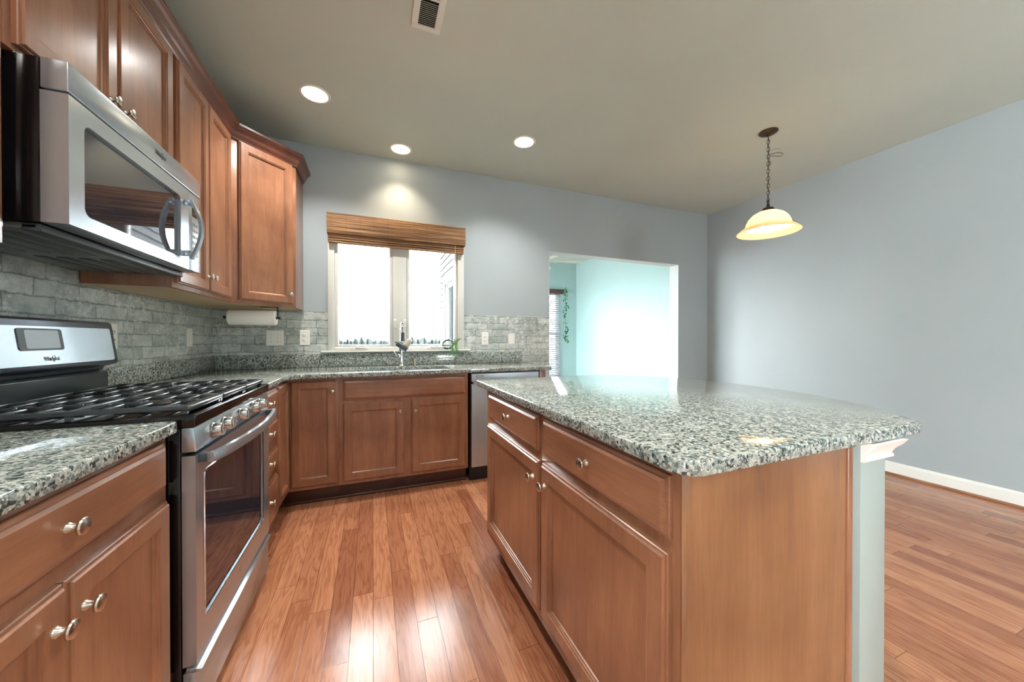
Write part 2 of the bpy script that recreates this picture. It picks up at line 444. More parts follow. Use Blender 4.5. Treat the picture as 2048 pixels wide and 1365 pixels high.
class Cab:
    """cabinet in a local frame: O = floor corner at the face, u = along the face, n = outwards"""
    def __init__(s, name, label, O, u, n, w, depth, z0, z1, toe=True, cat='cabinet', body=True, group=None):
        s.O, s.u, s.n, s.w = Vector(O), Vector(u), Vector(n), w
        s.root = thing(name, s.O + s.u*w/2 + Vector((0,0,z0 if not toe else 0)), label, cat, group)
        s.h = {0: 'x', 1: 'y'}[0 if abs(s.u.x) > 0.6 else 1]
        s.matH = wood_x if s.h == 'x' else wood_y
        if body:
            bm = new()
            zz = 0.115 if toe else z0
            s.lbox(bm, 0, w, -depth, 0, zz, z1, 0.001)
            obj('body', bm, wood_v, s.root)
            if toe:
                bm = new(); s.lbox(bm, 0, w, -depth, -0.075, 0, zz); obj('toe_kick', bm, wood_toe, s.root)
    def P(s, a, n, z): return s.O*1.0 + s.u*a + s.n*n + Vector((0,0,z - s.O.z))
    def lbox(s, bm, a0, a1, n0, n1, z0, z1, bev=0):
        pts = [s.P(a0, n0, z0), s.P(a1, n0, z0), s.P(a1, n1, z0), s.P(a0, n1, z0)]
        prism(bm, [pts], z1-z0, (0,0,1), bev)
    def front(s, name, a0, a1, z0, z1, prof, kn=None, mat=None):
        bm = new(); ringpanel(bm, s.P(a0, 0.0006, z0), s.u, (0,0,1), s.n, a1-a0, z1-z0, prof)
        o = obj(name, bm, mat or (wood_v if prof is DOOR_P else s.matH), s.root, smooth=False)
        if kn: knob(o, s.P(kn[0], 0.0206, kn[1]), s.n)
        return o
    def door(s, a0, a1, z0, z1, kn=None): return s.front('door', a0, a1, z0, z1, DOOR_P, kn)
    def drawer(s, a0, a1, z0, z1, kn=None): return s.front('drawer', a0, a1, z0, z1, SLAB_P, kn)

# ================================================================== THE SETTING
bm = new(); box(bm, XL-0.15, YF-0.15, -0.10, XR+0.15, SY1+0.2, 0.0); struct('floor', bm, FLOOR, 'glossy red oak strip floor of the kitchen')
bm = new(); box(bm, XL-0.15, YF-0.15, H, XR+0.15, YB+0.13, H+0.1); struct('ceiling', bm, CEIL, 'flat painted kitchen ceiling')
bm = new(); box(bm, XL-0.15, YF-0.15, 0, XL, -2.9, H); box(bm, XL-0.15, -2.9, 2.25, XL, -0.7, H); box(bm, XL-0.15, -0.7, 0, XL, YB+0.13, H); struct('wall_left', bm, WALL, 'kitchen wall behind the stove')
bm = new(); box(bm, XR, YF-0.15, 0, XR+0.15, YB+0.13, H); struct('wall_right', bm, WALL, 'long blank grey wall on the right')
# back wall with window and opening
bm = new(); D = 0.13
for a in ((XL,0,WX0,H), (WX0,0,WX1,WZ0), (WX0,WZ1,WX1,H), (WX1,0,OX0,H), (OX0,OZ,OX1,H), (OX1,0,XR,H)):
    box(bm, a[0], YB, a[1], a[2], YB+D, a[3])
struct('wall_back', bm, WALL, 'grey wall with the sink window and the wide doorway')
# front wall behind the camera; its window is added to let daylight in
bm = new()
for a in ((XL,0,2.5,H), (2.5,2.1,3.4,H), (2.5,0,3.4,0.9), (3.4,0,XR,H)): box(bm, a[0], YF-0.13, a[1], a[2], YF, a[3])
struct('wall_front', bm, WALL)
bm = new()
for x0, x1 in ((2.5,3.4),):
    box(bm, x0, YF-0.09, 0.9, x0+0.05, YF-0.03, 2.1); box(bm, x1-0.05, YF-0.09, 0.9, x1, YF-0.03, 2.1)
    box(bm, x0, YF-0.09, 0.9, x1, YF-0.03, 0.95); box(bm, x0, YF-0.09, 2.05, x1, YF-0.03, 2.1)
d1 = struct('window_added', bm, WHITE, 'added unseen window behind the camera, lets daylight in')
bm = new(); box(bm, 2.54, YF-0.063, 0.94, 3.36, YF-0.058, 2.06); obj('pane', bm, PANE, d1)
bm = new()
for y0, y1 in ((-2.9,-1.8),(-1.8,-0.7)):
    box(bm, XL-0.10, y0, 0, XL-0.04, y0+0.06, 2.25); box(bm, XL-0.10, y1-0.06, 0, XL-0.04, y1, 2.25)
    box(bm, XL-0.10, y0, 0, XL-0.04, y1, 0.08); box(bm, XL-0.10, y0, 2.17, XL-0.04, y1, 2.25)
d2 = struct('door_added', bm, WHITE, 'added unseen patio door behind the camera, lets daylight in')  # unseen glazed door, added as a daylight source for the right wall
bm = new(); box(bm, XL-0.073, -2.84, 0.08, XL-0.068, -0.76, 2.17); obj('pane', bm, PANE, d2)
# base boards
def baseboard(name, p0, p1, n):
    bm = new(); p0, p1, n = Vector(p0), Vector(p1), Vector(n)
    prof = [(0,0.018), (0.014,0.018), (0.014,0.088), (0.011,0.098), (0.006,0.105), (0,0.108)]
    L = (p1-p0).length; d = (p1-p0).normalized()
    prism(bm, [[p0 + n*a + Vector((0,0,b)) for a, b in prof]], L, d)
    o = struct(name, bm, WHITE, 'white skirting board along the wall')
    bm = new(); prof = [(0,0), (0.022,0)] + [(0.004+0.018*math.cos(R(a)), 0.004+0.018*math.sin(R(a))) for a in (20,45,70,90)] + [(0,0.022)]
    prism(bm, [[p0 + n*(a+0.0005) + Vector((0,0,b)) for a, b in prof]], L, d)
    obj('shoe_moulding', bm, wood_y, o)
baseboard('baseboard_right', (XR, -3.1, 0), (XR, YB, 0), (-1,0,0))
baseboard('baseboard_back', (OX1+0.001, YB, 0), (XR-0.03, YB, 0), (0,-1,0))

# sun room beyond the doorway
LW = (3.75, 5.70, 0.35, 2.02)     # window in its left wall: y0 y1 z0 z1
FW = (2.05, 3.35, 0.40, 2.06)     # window in its far wall: x0 x1 z0 z1
bm = new(); x0, x1 = SX0-0.14, SX0
y0, y1 = YB+D, SY1+0.2
for a in ((y0,0,LW[0],SH), (LW[1],0,y1,SH), (LW[0],0,LW[1],LW[2]), (LW[0],LW[3],LW[1],SH)): box(bm, x0+0.02, a[0], a[1], x1, a[2], a[3])
struct('wall_sunroom_left', bm, TEAL, 'aqua sun room wall with side window')
bm = new()
for a in ((SX0,0,FW[0],SH), (FW[1],0,SX1,SH), (FW[0],0,FW[1],FW[2]), (FW[0],FW[3],FW[1],SH)): box(bm, a[0], SY1, a[1], a[2], SY1+0.13, a[3])
struct('wall_sunroom_far', bm, TEAL, 'aqua far wall of the sun room')
bm = new(); box(bm, SX1, YB+D, 0, SX1+0.13, SY1+0.13, SH); struct('wall_sunroom_right', bm, TEAL, 'aqua right wall of the sun room')
bm = new(); box(bm, SX0-0.14, YB+D, SH, SX1+0.13, SY1+0.2, SH+0.08); struct('ceiling_sunroom', bm, CEIL, 'sun room ceiling')
bm = new(); box(bm, SX0+0.001, YB+D, 0, OX0, YB+D+0.004, SH); box(bm, OX0, YB+D, OZ, OX1, YB+D+0.004, SH); box(bm, OX1, YB+D, 0, SX1-0.001, YB+D+0.004, SH)
struct('wall_sunroom_near', bm, TEAL)
# white lining of the doorway
bm = new()
box(bm, OX1-0.004, YB-0.001, 0, OX1, YB+D+0.006, OZ); box(bm, OX0, YB-0.001, 0, OX0+0.004, YB+D+0.006, OZ); box(bm, OX0, YB-0.001, OZ-0.004, OX1, YB+D+0.006, OZ)
struct('trim_1', bm, paint('doorway_lining', (206,216,216)), 'pale lining of the wide doorway')

# outer siding on the sun room wall, seen through the kitchen window
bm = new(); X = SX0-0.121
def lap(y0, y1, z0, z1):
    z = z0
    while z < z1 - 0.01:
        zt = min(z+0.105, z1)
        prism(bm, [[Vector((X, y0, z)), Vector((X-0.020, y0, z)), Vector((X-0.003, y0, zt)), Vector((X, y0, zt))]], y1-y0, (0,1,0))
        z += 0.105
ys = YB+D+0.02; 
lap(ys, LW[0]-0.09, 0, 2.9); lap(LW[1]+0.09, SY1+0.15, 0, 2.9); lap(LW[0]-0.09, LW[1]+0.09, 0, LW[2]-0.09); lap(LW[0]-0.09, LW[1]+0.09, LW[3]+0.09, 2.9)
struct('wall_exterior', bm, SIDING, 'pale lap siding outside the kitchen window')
bm = new()
for a in ((LW[0]-0.09,LW[2]-0.09,LW[1]+0.09,LW[2]), (LW[0]-0.09,LW[3],LW[1]+0.09,LW[3]+0.09), (LW[0]-0.09,LW[2],LW[0],LW[3]), (LW[1],LW[2],LW[1]+0.09,LW[3])):
    box(bm, X-0.02, a[0], a[1], X+0.01, a[2], a[3], 0.003)
for a in ((LW[0],LW[2],LW[0]+0.05,LW[3]), (LW[1]-0.05,LW[2],LW[1],LW[3]), (LW[0],LW[2],LW[1],LW[2]+0.05), (LW[0],LW[3]-0.05,LW[1],LW[3]), ((LW[0]+LW[1])/2-0.04,LW[2],(LW[0]+LW[1])/2+0.04,LW[3])):
    box(bm, X+0.03, a[0], a[1], X+0.08, a[2], a[3], 0.003)
w2 = struct('window_2', bm, plain('outside_casing', (96,98,98), 0.5), 'side window of the sun room, with white casing')
bm = new(); box(bm, X+0.053, LW[0]+0.04, LW[2]+0.04, X+0.057, LW[1]-0.04, LW[3]-0.04); obj('pane', bm, PANE, w2)
bm = new()
for a in ((FW[0],FW[2],FW[0]+0.06,FW[3]), (FW[1]-0.06,FW[2],FW[1],FW[3]), (FW[0],FW[2],FW[1],FW[2]+0.06), (FW[0],FW[3]-0.06,FW[1],FW[3]), ((FW[0]+FW[1])/2-0.05,FW[2],(FW[0]+FW[1])/2+0.05,FW[3]), (FW[0],1.22,FW[1],1.27)):
    box(bm, a[0], SY1+0.04, a[1], a[2], SY1+0.09, a[3], 0.003)
w3 = struct('window_3', bm, WHITE, 'far sun room window behind the white blind')
bm = new(); box(bm, FW[0]+0.04, SY1+0.063, FW[2]+0.04, FW[1]-0.04, SY1+0.067, FW[3]-0.04); obj('pane', bm, PANE, w3)

# kitchen window over the sink
GX = [(-0.276, 0.143), (0.317, 0.736)]; GZ = (1.100, 2.06)
bm = new()
box(bm, WX0, YB-0.016, WZ0, -0.300, YB+0.10, WZ1, 0.003); box(bm, 0.762, YB-0.016, WZ0, WX1, YB+0.10, WZ1, 0.003)
box(bm, -0.300, YB-0.012, WZ0, 0.762, YB+0.10, WZ0+0.026, 0.003); box(bm, -0.300, YB-0.016, 2.085, 0.762, YB+0.10, WZ1, 0.003)
box(bm, 0.170, YB-0.008, WZ0+0.026, 0.290, YB+0.10, 2.085, 0.002)
w1 = struct('window_1', bm, VINYL, 'white twin casement window over the sink', smooth=True)
for k, (a, b_) in enumerate(GX):
    bm = new(); s0, s1 = a-0.024, b_+0.026
    box(bm, s0, YB+0.000, GZ[0]-0.022, a, YB+0.05, GZ[1]+0.022, 0.003); box(bm, b_, YB+0.000, GZ[0]-0.022, s1, YB+0.05, GZ[1]+0.022, 0.003)
    box(bm, a, YB+0.000, GZ[0]-0.022, b_, YB+0.05, GZ[0], 0.003); box(bm, a, YB+0.000, GZ[1], b_, YB+0.05, GZ[1]+0.022, 0.003)
    sash = obj('sash', bm, VINYL, w1)
    bm = new(); box(bm, a-0.004, YB+0.026, GZ[0]-0.004, b_+0.004, YB+0.031, GZ[1]+0.004); obj('pane', bm, PANE, sash)
    bm = new(); cx = (-0.097, 0.545)[k]; zc = WZ0+0.008
    box(bm, cx-0.062, YB-0.036, zc-0.006, cx+0.062, YB-0.013, zc+0.012, 0.003)
    prism(bm, [[Vector((cx-0.052, YB-0.034, zc+0.012)), Vector((cx+0.052, YB-0.034, zc+0.012)), Vector((cx+0.046, YB-0.034, zc+0.020)), Vector((cx-0.046, YB-0.034, zc+0.020))]], 0.018, (0,1,0), 0.002)
    tube(bm, [(cx-0.040, YB-0.040, zc+0.018), (cx-0.015, YB-0.044, zc+0.030), (cx+0.018, YB-0.044, zc+0.033), (cx+0.046, YB-0.042, zc+0.024)], [0.006,0.007,0.006,0.005], 10)
    obj('crank', bm, PLASTIC, w1)
for lx in (0.188, 0.275):
    bm = new(); box(bm, lx-0.012, YB-0.020, 1.255, lx+0.012, YB-0.0085, 1.33, 0.005, 3); box(bm, lx-0.005, YB-0.034, 1.30, lx+0.005, YB-0.020, 1.326, 0.003)
    obj('latch', bm, PLASTIC, w1)
bm = new(); box(bm, -0.405, YB-0.045, 1.0355, 0.885, YB+0.0, 1.049, 0.004, 3); box(bm, WX0+0.002, YB+0.0, 1.0355, WX1-0.002, YB+0.1, 1.049)
obj('window_sill', bm, WHITE, w1)

# ground outside: low distant hedge line seen at the foot of the panes
bm = new(); box(bm, -9, 6.6, -0.62, 12, 30, -0.6); struct('floor_outside', bm, plain('winter_lawn', (52,56,50), 0.9), 'pale ground outside')

bm = new(); hx = -7.0; row = []
while hx < 14: row.append((hx, 27.0 + random.uniform(-0.4,0.4), 0.95 + random.random()**2*0.36)); hx += random.uniform(0.05, 0.16)
for a, b_ in zip(row, row[1:]):
    v_ = [bm.verts.new(p) for p in ((a[0],a[1],-0.6), (b_[0],b_[1],-0.6), (b_[0],b_[1],b_[2]), (a[0],a[1],a[2]))]
    w_ = [bm.verts.new(p) for p in ((a[0],a[1]+1.2,-0.6), (b_[0],b_[1]+1.2,-0.6), (b_[0],b_[1]+1.2,b_[2]-0.2), (a[0],a[1]+1.2,a[2]-0.2))]
    bm.faces.new(v_); bm.faces.new((v_[3],v_[2],w_[2],w_[3])); bm.faces.new(list(reversed(w_)))
tag(obj('hedge', bm, plain('hedge_grey_green', (50,58,56), 0.9), None, False), 'distant low hedge line outside, at the foot of the kitchen window panes', 'hedge')

# ================================================================== BRICK PAPER
bm = new(); box(bm, XL+0.0004, 0.48, 0.935, XL+0.003, YB-0.001, 1.380); box(bm, XL+0.0004, 1.266, 1.380, XL+0.003, 2.040, 1.446); tag(obj('brick_backsplash', bm, BRICKY, None, False), 'whitewashed grey brick covering on the left wall behind the stove', 'backsplash')
bm = new(); box(bm, XL+0.0035, YB-0.003, CZ+0.003, WX0, YB-0.0004, 1.380); box(bm, WX0, YB-0.003, CZ+0.003, WX1, YB-0.0004, 1.034); box(bm, WX1, YB-0.003, CZ+0.003, OX0-0.001, YB-0.0004, 1.385); box(bm, 1.4351, YB-0.003, 0.001, OX0-0.001, YB-0.0004, CZ+0.003)
tag(obj('brick_backsplash', bm, BRICKX, None, False), 'pale grey brick covering on the back wall either side of the sink window', 'backsplash')

# ================================================================== BASE CABINETS
# near left cabinet: face x=-0.537, runs along y
X0 = -0.537
c = Cab('base_cabinet', 'brown base cabinet with one wide drawer over two doors, nearest on the left', (X0, 0.506, 0), (0,1,0), (1,0,0), 0.760, 0.605, 0, 0.888)
Y = lambda y: y - 0.506
c.drawer(Y(0.535), Y(1.235), 0.742, 0.868, (Y(0.889), 0.806))
c.door(Y(0.897), Y(1.244), 0.165, 0.706, (Y(0.930), 0.636)); c.door(Y(0.548), Y(0.893), 0.165, 0.706, (Y(0.862), 0.636))
# drawer stack right of the range
c = Cab('drawer_cabinet', 'narrow brown base cabinet with four stacked drawers, right of the range', (X0, 2.052, 0), (0,1,0), (1,0,0), 0.398, 0.605, 0, 0.8825)
for z0, z1, kz in ((0.735,0.858,0.797), (0.575,0.690,0.632), (0.405,0.522,0.470), (0.128,0.362,0.262)):
    c.drawer(0.018, 0.385, z0, z1, (0.195, kz))
# corner cabinet with folding door pair
croot = thing('corner_cabinet', (-0.6, 2.9, 0), 'brown corner base cabinet with a tall two-leaf door folded into the corner', 'cabinet')
XC, YC = -0.537, 2.757
bm = new(); poly = [(XL+0.004,2.451), (XC,2.451), (XC,YC), (-0.224,YC), (-0.224,YB-0.004), (XL+0.004,YB-0.004)]
prism(bm, [[Vector((a,b,0.115)) for a,b in poly]], 0.7675, (0,0,1), 0.001); obj('body', bm, wood_v, croot)
poly = [(XL+0.004,2.451), (XC-0.075,2.451), (XC-0.075,YC+0.075), (-0.224,YC+0.075), (-0.224,YB-0.004), (XL+0.004,YB-0.004)]
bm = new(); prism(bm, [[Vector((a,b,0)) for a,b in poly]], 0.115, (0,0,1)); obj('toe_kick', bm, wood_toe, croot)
bm = new(); ringpanel(bm, (XC+0.0006, 2.458, 0.140), (0,1,0), (0,0,1), (1,0,0), 0.277, 0.722, DOOR_P); obj('door', bm, wood_v, croot, False)
bm = new(); ringpanel(bm, (XC+0.0235, YC-0.0006, 0.140), (1,0,0), (0,0,1), (0,-1,0), 0.276, 0.722, DOOR_P); dr = obj('door', bm, wood_v, croot, False)
knob(dr, (-0.262, YC-0.0206, 0.786), (0,-1,0))
# sink base
c = Cab('sink_cabinet', 'brown sink base cabinet with a false drawer front and two doors, under the window', (-0.223, YC, 0), (1,0,0), (0,-1,0), 0.934, 0.605, 0, 0.8825, body=False)
bm = new(); c.lbox(bm, 0, 0.934, -0.605, 0, 0.115, 0.69); c.lbox(bm, 0, 0.934, -0.020, 0, 0.69, 0.8825); c.lbox(bm, 0, 0.018, -0.605, -0.020, 0.69, 0.8825); c.lbox(bm, 0.916, 0.934, -0.605, -0.020, 0.69, 0.8825); obj('body', bm, wood_v, c.root)
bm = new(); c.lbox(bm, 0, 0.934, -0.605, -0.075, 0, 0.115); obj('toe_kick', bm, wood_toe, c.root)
A = lambda x: x + 0.223
c.drawer(A(-0.196), A(0.686), 0.717, 0.858)
c.door(A(-0.196), A(0.219), 0.140, 0.690, (A(0.192), 0.616)); c.door(A(0.271), A(0.686), 0.140, 0.698, (A(0.298), 0.612))
# end panel right of the dishwasher
bm = new(); box(bm, 1.348, YC, 0, 1.408, YB-0.006, 0.8835, 0.002); tag(obj('end_panel', bm, wood_v), 'narrow brown end panel right of the dishwasher, under the counter end', 'cabinet panel')
# shoe moulding at the toe kicks
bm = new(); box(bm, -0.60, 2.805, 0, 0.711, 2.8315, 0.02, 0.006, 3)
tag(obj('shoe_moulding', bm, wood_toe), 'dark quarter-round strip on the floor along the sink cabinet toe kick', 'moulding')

# dishwasher
dw = thing('dishwasher', (1.03, YC, 0), 'stainless steel dishwasher between the sink cabinet and the end panel', 'dishwasher')
bm = new(); box(bm, 0.728, YC+0.01, 0.11, 1.340, YB-0.02, 0.872); obj('body', bm, BLACKM, dw)
bm = new(); box(bm, 0.735, 2.735, 0.118, 1.334, YC+0.009, 0.790, 0.004, 3); obj('door', bm, STEELX, dw)
bm = new(); box(bm, 0.735, 2.738, 0.806, 1.334, YC+0.009, 0.872, 0.004, 3); pn = obj('control_panel', bm, STEELX, dw)
bm = new(); box(bm, 0.775, 2.7365, 0.842, 0.835, 2.7385, 0.856); obj('vent', bm, DARK, pn)
bm = new(); box(bm, 0.779, 2.7355, 0.8445, 0.831, 2.737, 0.8535); obj('vent_cover', bm, STEELX, pn)
bm = new(); box(bm, 0.742, 2.700, 0.786, 1.327, 2.716, 0.808, 0.003); box(bm, 0.742, 2.712, 0.788, 0.762, 2.737, 0.806, 0.002); box(bm, 1.307, 2.712, 0.788, 1.327, 2.737, 0.806, 0.002)
obj('handle', bm, STEELX, dw)
bm = new(); box(bm, 0.728, YC+0.02, 0.0, 1.340, YC+0.05, 0.109); obj('toe_kick', bm, BLACKM, dw)

# ================================================================== COUNTERTOPS
V = lambda pts, z: [Vector((a, b, z)) for a, b in pts]
bm = new(); prism(bm, [V([(XL+0.004,0.48), (-0.507,0.48), (-0.507,1.245)] + [(-0.507-0.02*(1-math.cos(R(a))), 1.251+0.02*math.sin(R(a))) for a in (0,30,60,90)] + [(XL+0.004,1.271)], 0.8885)], 0.0315, (0,0,1), 0.004, 3)
tag(obj('countertop', bm, GRAN), 'grey speckled granite countertop nearest on the left, beside the range', 'countertop')
SNX0, SNX1, SNY0, SNY1 = -0.115, 0.585, 2.80, 3.20
YE = 2.697; XE = -0.515
cur = [(XE,2.585), (XE+0.004,2.612), (XE+0.018,2.645), (XE+0.042,2.674), (XE+0.072,2.691), (XE+0.10,YE)]
A1 = [(XL+0.004,2.051), (XE,2.051)] + cur + [(SNX0,YE), (SNX0,SNY0), (SNX0,SNY1), (SNX0,YB-0.004), (XL+0.004,YB-0.004)]
B1 = [(SNX0,YE), (SNX1,YE), (SNX1,SNY0), (SNX0,SNY0)]
C1 = [(SNX0,SNY1), (SNX1,SNY1), (SNX1,YB-0.004), (SNX0,YB-0.004)]
D1 = [(SNX1,YE), (1.435,YE), (1.435,YB-0.004), (SNX1,YB-0.004), (SNX1,SNY1), (SNX1,SNY0)]
bm = new(); prism(bm, [V(p, CZ-0.0305) for p in (A1,B1,C1,D1)], 0.0305, (0,0,1), 0.003, 3)
ct = obj('countertop', bm, GRAN); tag(ct, 'grey speckled granite countertop turning the corner and running under the window', 'countertop')
bm = new(); box(bm, XL+0.004, 2.052, CZ+0.0005, XL+0.024, YB-0.025, 1.018, 0.002); obj('splash_strip', bm, GRAN, ct)
bm = new(); box(bm, XL+0.004, YB-0.0245, CZ+0.0005, 1.435, YB-0.0045, 1.022, 0.002); obj('splash_strip', bm, GRAN, ct)
# sink basin
bm = new()
s0 = rrect(SNX0-0.006, SNY0-0.006, SNX1+0.006, SNY1+0.006, 0.05); s1 = rrect(SNX0+0.0, SNY0+0.0, SNX1-0.0, SNY1-0.0, 0.05); s2 = rrect(SNX0+0.02, SNY0+0.02, SNX1-0.02, SNY1-0.02, 0.05)
so = rrect(SNX0-0.008, SNY0-0.008, SNX1+0.008, SNY1+0.008, 0.05)
L = [[bm.verts.new((a,b,z)) for a,b in p] for p, z in ((so,0.70),(so,0.8825),(s1,0.8825),(s2,0.715))]
for P_, Q_ in zip(L, L[1:]):
    for i in range(len(P_)): bm.faces.new((P_[i], P_[(i+1)%len(P_)], Q_[(i+1)%len(Q_)], Q_[i]))
bm.faces.new(L[-1]); bm.faces.new(list(reversed(L[0]))); bmesh.ops.recalc_face_normals(bm, faces=bm.faces[:])
sk = obj('sink', bm, STEELX); tag(sk, 'undermount steel sink basin set into the granite below the window', 'sink')
bm = new(); lathe(bm, [(0.045,0), (0.045,0.003), (0.03,0.004), (0.028,0.001)], (0.23,3.0,0.7155)); obj('drain', bm, CHROME, sk)

# ================================================================== ISLAND
XI = 0.570                      # face frame plane, doors face -x
def isl(y): return 1.815 - y
c = Cab('island_cabinet', 'brown island cabinet with one drawer over one door, half nearer the camera', (XI, 1.145, 0), (0,-1,0), (-1,0,0), 0.618, 0.565, 0, 0.8885)
q = lambda y: 1.145 - y
c.drawer(q(1.110), q(0.545), 0.742, 0.872, (q(0.828), 0.806)); c.door(q(1.118), q(0.547), 0.168, 0.711, (q(1.082), 0.642))
bm = new(); box(bm, XI+0.021, 0.5245, 0, 1.150, 0.5268, 0.885); box(bm, XI, 0.5235, 0.0, XI+0.021, 0.5268, 0.885, 0.001)
obj('end_panel', bm, wood_end, c.root)
bm = new(); cyl(bm, (1.141, 0.524, 0), (1.141, 0.524, 0.885), 0.009, 14); obj('corner_bead', bm, wood_v, c.root)
c = Cab('island_cabinet', 'brown island cabinet with one drawer over one door, half nearer the sink', (XI, 1.800, 0), (0,-1,0), (-1,0,0), 0.653, 0.565, 0, 0.8885)
q2 = lambda y: 1.800 - y
c.drawer(q2(1.728), q2(1.152), 0.742, 0.872, (q2(1.430), 0.810)); c.door(q2(1.742), q2(1.140), 0.168, 0.711, (q2(1.175), 0.643))
kw = thing('half_wall', (1.21, 1.2, 0), 'pale grey painted half wall carrying the island overhang, with white moulding', 'half wall')
bm = new(); box(bm, 1.155, 0.505, 0, 1.272, 1.80, 0.8885, 0.002); obj('wall_body', bm, POST, kw)
bm = new()
def crownring(bm, x0, y0, x1, y1, prof):
    L = [[bm.verts.new((x0-o, y0-o, z)), bm.verts.new((x1+o, y0-o, z)), bm.verts.new((x1+o, y1+o, z)), bm.verts.new((x0-o, y1+o, z))] for o, z in [(p[0], p[1]) for p in prof]]
def mould(bm, x0, y0, x1, y1, prof):
    L = []
    for o, z in prof: L.append([bm.verts.new(p) for p in ((x0, y0-o, z), (x1+o, y0-o, z), (x1+o, y1, z), (x0, y1, z))])
    fs = [bm.faces.new(L[0]), bm.faces.new(list(reversed(L[-1])))]
    for A_, B_ in zip(L, L[1:]):
        for i in range(4): fs.append(bm.faces.new((A_[i], A_[(i+1)%4], B_[(i+1)%4], B_[i])))
    bmesh.ops.recalc_face_normals(bm, faces=fs)
mould(bm, 1.1555, 0.505, 1.272, 1.80, [(0.006,0.836), (0.012,0.840), (0.012,0.846), (0.009,0.850), (0.014,0.862), (0.026,0.876), (0.032,0.8875)])
obj('moulding', bm, WHITE, kw)
# island top: straight left edge, bowed right edge
ic = (0.812, 1.195); ir = 0.931
a0 = math.degrees(math.asin((0.535-1.195)/ir)); 
pts = [(0.538+0.05, 0.482)] + [(1.39, 0.483)] + [(1.39+0.055*math.sin(R(a)), 0.538-0.055*math.cos(R(a))) for a in (20,40,60)]
pts = [(p[0], p[1]) for p in pts]
pts += arc(ic, ir, a0+1.6, -a0-1.6, 34)
pts += [(1.415, 1.885), (1.38, 1.905), (1.34, 1.907), (0.545, 1.907), (0.538, 1.900), (0.538, 0.532)] + [(0.588-0.05*math.cos(R(a)), 0.532-0.05*math.sin(R(a))) for a in (18,36,54,72)]
bm = new(); prism(bm, [V(pts, IZ-0.0312)], 0.0312, (0,0,1), 0.005, 3)
tag(obj('island_countertop', bm, GRAN), 'grey speckled granite island top with a bowed far edge and rounded corners', 'countertop')

# ================================================================== UPPER CABINETS
XU = -0.842
dep = XU - XL - 0.005
c = Cab('wall_cabinet', 'brown wall cabinet left of the microwave, cut off by the picture edge', (XU, 0.52, 1.385), (0,1,0), (1,0,0), 0.742, dep, 1.385, 2.455, False)
c.door(0.360, 0.695, 1.395, 2.43, (0.660, 1.418)); c.door(0.02, 0.350, 1.395, 2.43, (0.052, 1.418))
c = Cab('wall_cabinet', 'short brown two-door wall cabinet directly above the microwave', (XU, 1.265, 1.878), (0,1,0), (1,0,0), 0.777, dep, 1.878, 2.455, False)
c.door(0.021, 0.387, 1.893, 2.438, (0.344, 1.960)); c.door(0.392, 0.757, 1.893, 2.438, (0.419, 1.960))
c = Cab('wall_cabinet', 'tall brown two-door wall cabinet right of the microwave', (XU, 2.044, 1.385), (0,1,0), (1,0,0), 0.714, dep, 1.385, 2.455, False)
c.door(0.020, 0.343, 1.408, 2.438, (0.318, 1.485)); c.door(0.348, 0.668, 1.408, 2.438, (0.372, 1.485))
bm = new(); box(bm, XL+0.006, 2.046, 1.3835, XU-0.02, 2.756, 1.3848); obj('underside', bm, wood_under, c.root)
# diagonal corner cabinet
dg = thing('wall_cabinet', (-0.85, 3.05, 1.385), 'brown diagonal wall cabinet with one door, in the corner beside the window', 'cabinet')
P0, P1 = Vector((XU, 2.759, 0)), Vector((-0.535, 3.064, 0))
poly = [(XL+0.005,2.759), (P0.x,P0.y), (P1.x,P1.y), (-0.535,YB-0.005), (XL+0.005,YB-0.005)]
bm = new(); prism(bm, [V(poly, 1.385)], 1.07, (0,0,1), 0.001); obj('body', bm, wood_v, dg)
bm = new(); prism(bm, [V([(XL+0.015,2.77), (XU-0.005,2.775), (-0.56,3.06), (-0.56,YB-0.02), (XL+0.015,YB-0.02)], 1.3835)], 0.0012, (0,0,1)); obj('underside', bm, wood_under, dg)
du = (P1-P0).normalized(); dn = Vector((du.y, -du.x, 0)); DL = (P1-P0).length
bm = new(); ringpanel(bm, P0 + du*0.042 + dn*0.0006 + Vector((0,0,1.408)), du, (0,0,1), dn, DL-0.074, 1.030, DOOR_P); d_ = obj('door', bm, wood_v, dg, False)
knob(d_, P0 + du*(DL-0.062) + dn*0.0206 + Vector((0,0,1.475)), dn)
# crown moulding over the run of wall cabinets
bm = new()
path = [Vector((XU, 0.52, 0)), Vector((XU, 2.759, 0)), Vector((-0.535, 3.064, 0)), Vector((-0.535, YB-0.004, 0))]
nr = [Vector((1,0,0)), dn, Vector((1,0,0))]
def miter(i):
    if i == 0: return nr[0]
    if i == 3: return nr[2]
    a, b_ = nr[i-1], nr[i]; s = (a+b_).normalized(); return s / s.dot(a)
prof = [(0.0015,2.438), (0.010,2.438), (0.012,2.452), (0.016,2.455), (0.020,2.462), (0.024,2.470), (0.026,2.485), (0.036,2.500), (0.048,2.508), (0.052,2.515), (0.056,2.517), (0.056,2.530), (0.0015,2.530)]
L = [[bm.verts.new(path[i] + miter(i)*o + Vector((0,0,z))) for o, z in prof] for i in range(4)]
fs = []
for A_, B_ in zip(L, L[1:]):
    for i in range(len(prof)): fs.append(bm.faces.new((A_[i], A_[(i+1)%len(prof)], B_[(i+1)%len(prof)], B_[i])))
fs += [bm.faces.new(L[0]), bm.faces.new(list(reversed(L[-1])))]
bmesh.ops.recalc_face_normals(bm, faces=fs)
tag(obj('crown_moulding', bm, wood_dark, None, False), 'dark brown crown moulding along the tops of the wall cabinets', 'moulding')

